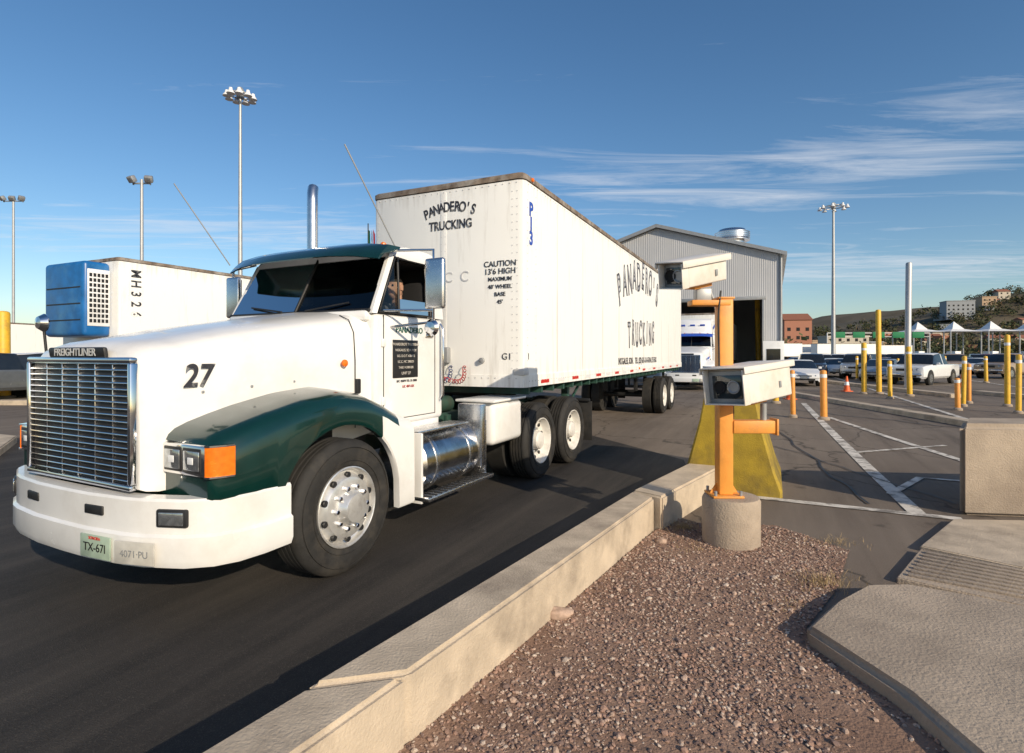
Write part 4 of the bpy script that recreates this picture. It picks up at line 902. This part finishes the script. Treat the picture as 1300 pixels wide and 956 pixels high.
# ------------------------------------------------------------------ far setting
hillm=groundmat('hill_scrub',(.085,.07,.045),(.15,.12,.08),(.045,.05,.025),.02,.25,1.0,crack=False,rough=1)
def hh(x,y):
    t=max(0,min(1,(x-170)/300)); t=t*t*(3-2*t); u=max(0,min(1,(y-290)/170)); u=u*u*(3-2*u)
    u2=max(0,min(1,(x-60)/200))
    return u*(44*t+7*u2)+u*9*noise.noise(Vector((x*.011,y*.011,0)))+u*3*noise.noise(Vector((x*.05,y*.05,3)))-1*(1-u)
vs=[];fs=[];nx,ny=80,36
for j in range(ny+1):
    for i in range(nx+1):
        x=-700+i*26.; y=280+j*22; vs.append((x,y,hh(x,y)))
for j in range(ny):
    for i in range(nx): a=j*(nx+1)+i; fs.append((a,a+1,a+nx+2,a+nx+1))
mk('hill',vs,fs,hillm,None,None,True,80)
wallc=[mat('stucco_a',(.42,.30,.20),.9),mat('stucco_b',(.50,.45,.37),.9),mat('stucco_c',(.38,.17,.11),.9),mat('stucco_d',(.30,.32,.34),.9)]
roofc=mat('roof_tile',(.25,.10,.06),.9)
def house(x,y,w,dp,h,ry,m,flat=True,nm='hillside_house',z=None):
    z=hh(x,y)-1 if z is None else z
    T=empty(nm,(x,y,z),ry)
    box('walls',(0,0,h/2),(w,dp,h),m,T,0)
    if flat: box('parapet',(0,0,h+.2),(w+.5,dp+.5,.5),m,T,.05)
    else:
        mk('roof',[(-w/2-.4,-dp/2-.4,h),(w/2+.4,-dp/2-.4,h),(w/2+.4,dp/2+.4,h),(-w/2-.4,dp/2+.4,h),(-w/2,0,h+dp*.28),(w/2,0,h+dp*.28)],[(0,1,5,4),(3,2,5,4),(0,3,4),(1,2,5),(0,1,2,3)],roofc,T,None,False)
    fl=max(1,int(h/3)); nw=max(2,int(w/3))
    for a in range(fl):
        for b in range(nw): box('window_%d_%d'%(a,b),(-w/2+(b+.5)*w/nw,-dp/2-.03,1.7+a*3),(1.1,.08,1.2),dark,T,0)
    box('door',(w*.1+.2,-dp/2-.05,1.0),(.9,.08,1.9),black,T,0)
for k in range(50):
    Y=random.uniform(330,450); u=random.uniform(.66,1.15); x=u*Y
    house(x,Y,random.uniform(5,10),random.uniform(6,9),random.choice((3.0,3.4,5,6.0)),random.uniform(-.5,.5),random.choice(wallc),random.random()<.6)
house(.512*200,200,9,9,14,-.2,wallc[2],False,'brick_building',0)
house(.60*230,230,16,9,9,-.1,wallc[1],True,'office_building',0); 
for k in range(5): house((.54+.035*k)*260,260,random.uniform(8,14),8,random.uniform(5,9),0,wallc[k%4],True,'town_building',0)
D0=D(1215,385,420); house(D0[0],420,18,12,14,-.3,wallc[3],True,'hillside_apartment_block')
D0=D(1250,385,430); house(D0[0],430,10,12,10,-.2,wallc[0],True,'hillside_apartment_block')
vs=[];fs=[];fm=[]
def clump(x,y,z,s):
    for k in range(60):
        a=Vector((random.gauss(0,.42),random.gauss(0,.42),random.gauss(0,.34)))*s+Vector((x,y,z+s*.8)); t=s*.16
        b0=len(vs); u=Vector((random.uniform(-1,1),random.uniform(-1,1),random.uniform(-1,1)))*t; v=Vector((random.uniform(-1,1),random.uniform(-1,1),random.uniform(-1,1)))*t
        vs.extend([a-u,a+v,a+u,a-v]); fs.append((b0,b0+1,b0+2,b0+3)); fm.append(random.choice((0,0,1,2)))
for k in range(750):
    Y=random.uniform(300,480); u=random.uniform(.55,1.25); x=u*Y; clump(x,Y,hh(x,Y),random.uniform(2,5))
for k in range(70):
    Y=random.uniform(170,260); u=random.uniform(.5,1.2); clump(u*Y,Y,0,random.uniform(3,5.5))
mk('distant_trees',vs,fs,[mat('foliage_a',(.045,.06,.022),.9),mat('foliage_b',(.08,.085,.03),.9),mat('foliage_c',(.10,.075,.03),.9)],None,fm,False)
C=empty('crossing_canopy',(0,0,0)); Y=150; fabric=mat('canopy_fabric',(.72,.72,.72),.7,var=.04)
for k in range(10):
    x=(1165-650)/F*Y+k*8.2; y=Y-k*2.0
    for (dx,dy) in ((-4,-4),(4,-4),(-4,4),(4,4)): cyl('column',(x+dx,y+dy,3.9),.16,7.8,'z',poleM,C,8)
    mk('tent_%d'%k,[(x-4.1,y-4.1,7.8),(x+4.1,y-4.1,7.8),(x+4.1,y+4.1,7.8),(x-4.1,y+4.1,7.8),(x,y,10.6),(x-1.6,y-1.6,8.5),(x+1.6,y-1.6,8.5),(x+1.6,y+1.6,8.5),(x-1.6,y+1.6,8.5)],
       [(0,1,6,5),(1,2,7,6),(2,3,8,7),(3,0,5,8),(5,6,4),(6,7,4),(7,8,4),(8,5,4)],fabric,C,None,False)
    box('booth_%d'%k,(x,y,1.3),(1.6,3,2.6),white2,C,.05)
Gt=empty('sign_gantry',(0,0,0)); x0=(1050-650)/F*120; x1=(1180-650)/F*120
for x in (x0,x1): cyl('column',(x,120,3.2),.15,6.4,'z',poleM,Gt,10)
tube('beam',[(x0,120,6.4),(x1,120,6.4)],.12,poleM,Gt); tube('beam_lower',[(x0,120,5.6),(x1,120,5.6)],.08,poleM,Gt)
for k in range(5): box('sign_panel_%d'%k,(x0+2.5+k*4.3,119.8,6.0),(2.6,.1,1.3),flagg,Gt,.03)

# ------------------------------------------------------------------ sun, sky, camera
sd=Vector((.58,-.81,0)).normalized(); EL=R(24)
S3=Vector((sd.x*math.cos(EL),sd.y*math.cos(EL),math.sin(EL)))
sl=bpy.data.lights.new('sun','SUN'); sl.energy=4.6; sl.angle=R(.5); sl.color=(1,.85,.64)
so=bpy.data.objects.new('sun',sl); so.rotation_euler=S3.to_track_quat('Z','Y').to_euler(); so.location=(20,-30,30); sc.collection.objects.link(so)
w=bpy.data.worlds.new("World"); sc.world=w; w.use_nodes=True; nt=w.node_tree; N=nt.nodes; L=nt.links
bg=N['Background']; sky=N.new('ShaderNodeTexSky'); sky.sky_type='NISHITA'; sky.sun_disc=False; sky.sun_elevation=EL; sky.sun_rotation=math.atan2(sd.x,sd.y)
sky.air_density=1.0; sky.dust_density=.6; sky.ozone_density=2.2
hsv=N.new('ShaderNodeHueSaturation'); hsv.inputs['Saturation'].default_value=1.2; hsv.inputs['Value'].default_value=1.1; L.new(sky.outputs[0],hsv.inputs['Color'])
tc=N.new('ShaderNodeTexCoord'); sx=N.new('ShaderNodeSeparateXYZ'); L.new(tc.outputs['Generated'],sx.inputs[0])
def mth(op,a,b=None,c=None):
    n=N.new('ShaderNodeMath'); n.operation=op
    for i,v in enumerate((a,b,c)):
        if v is None: continue
        if isinstance(v,(int,float)): n.inputs[i].default_value=v
        else: L.new(v,n.inputs[i])
    return n.outputs[0]
zc=mth('MAXIMUM',sx.outputs[2],.03); px_=mth('DIVIDE',sx.outputs[0],zc); py_=mth('DIVIDE',sx.outputs[1],zc)
cb_=N.new('ShaderNodeCombineXYZ'); L.new(px_,cb_.inputs[0]); L.new(py_,cb_.inputs[1])
mp=N.new('ShaderNodeMapping'); mp.inputs['Rotation'].default_value=(0,0,R(-42)); mp.inputs['Scale'].default_value=(.55,2.4,1); L.new(cb_.outputs[0],mp.inputs[0])
nz=N.new('ShaderNodeTexNoise'); nz.inputs['Scale'].default_value=1.15; nz.inputs['Detail'].default_value=12; nz.inputs['Roughness'].default_value=.68; nz.inputs['Distortion'].default_value=.9; L.new(mp.outputs[0],nz.inputs['Vector'])
def blob(cx,cy,rx,ry,amp):
    a=mth('DIVIDE',mth('SUBTRACT',px_,cx),rx); b=mth('DIVIDE',mth('SUBTRACT',py_,cy),ry)
    d2=mth('ADD',mth('MULTIPLY',a,a),mth('MULTIPLY',b,b)); return mth('MULTIPLY',mth('POWER',2.718,mth('MULTIPLY',d2,-1)),amp)
msk=mth('ADD',mth('ADD',blob(2.0,2.8,.7,.9,.24),blob(4.6,6.6,3.0,1.7,.27)),mth('ADD',blob(.7,3.3,1.2,.6,.18),blob(-2.4,4.6,2.4,.9,.24)))
v=mth('ADD',nz.outputs['Fac'],msk)
mr=N.new('ShaderNodeMapRange'); mr.inputs[1].default_value=.62; mr.inputs[2].default_value=1.0; mr.inputs[4].default_value=.75; L.new(v,mr.inputs[0])
mx=N.new('ShaderNodeMixRGB'); L.new(mr.outputs[0],mx.inputs[0]); L.new(hsv.outputs[0],mx.inputs[1]); mx.inputs[2].default_value=(7.0,7.2,7.6,1)
L.new(mx.outputs[0],bg.inputs[0]); bg.inputs[1].default_value=.115
cam=bpy.data.cameras.new('Camera'); co=bpy.data.objects.new('Camera',cam); sc.collection.objects.link(co)
co.location=(0,0,H); co.rotation_euler=(R(90),0,0); cam.sensor_width=36; cam.lens=F/1300*36; cam.shift_y=-28/1300; cam.clip_start=.05; cam.clip_end=6000
sc.camera=co
sc.view_settings.view_transform='Standard'; sc.view_settings.look='None'; sc.view_settings.exposure=0
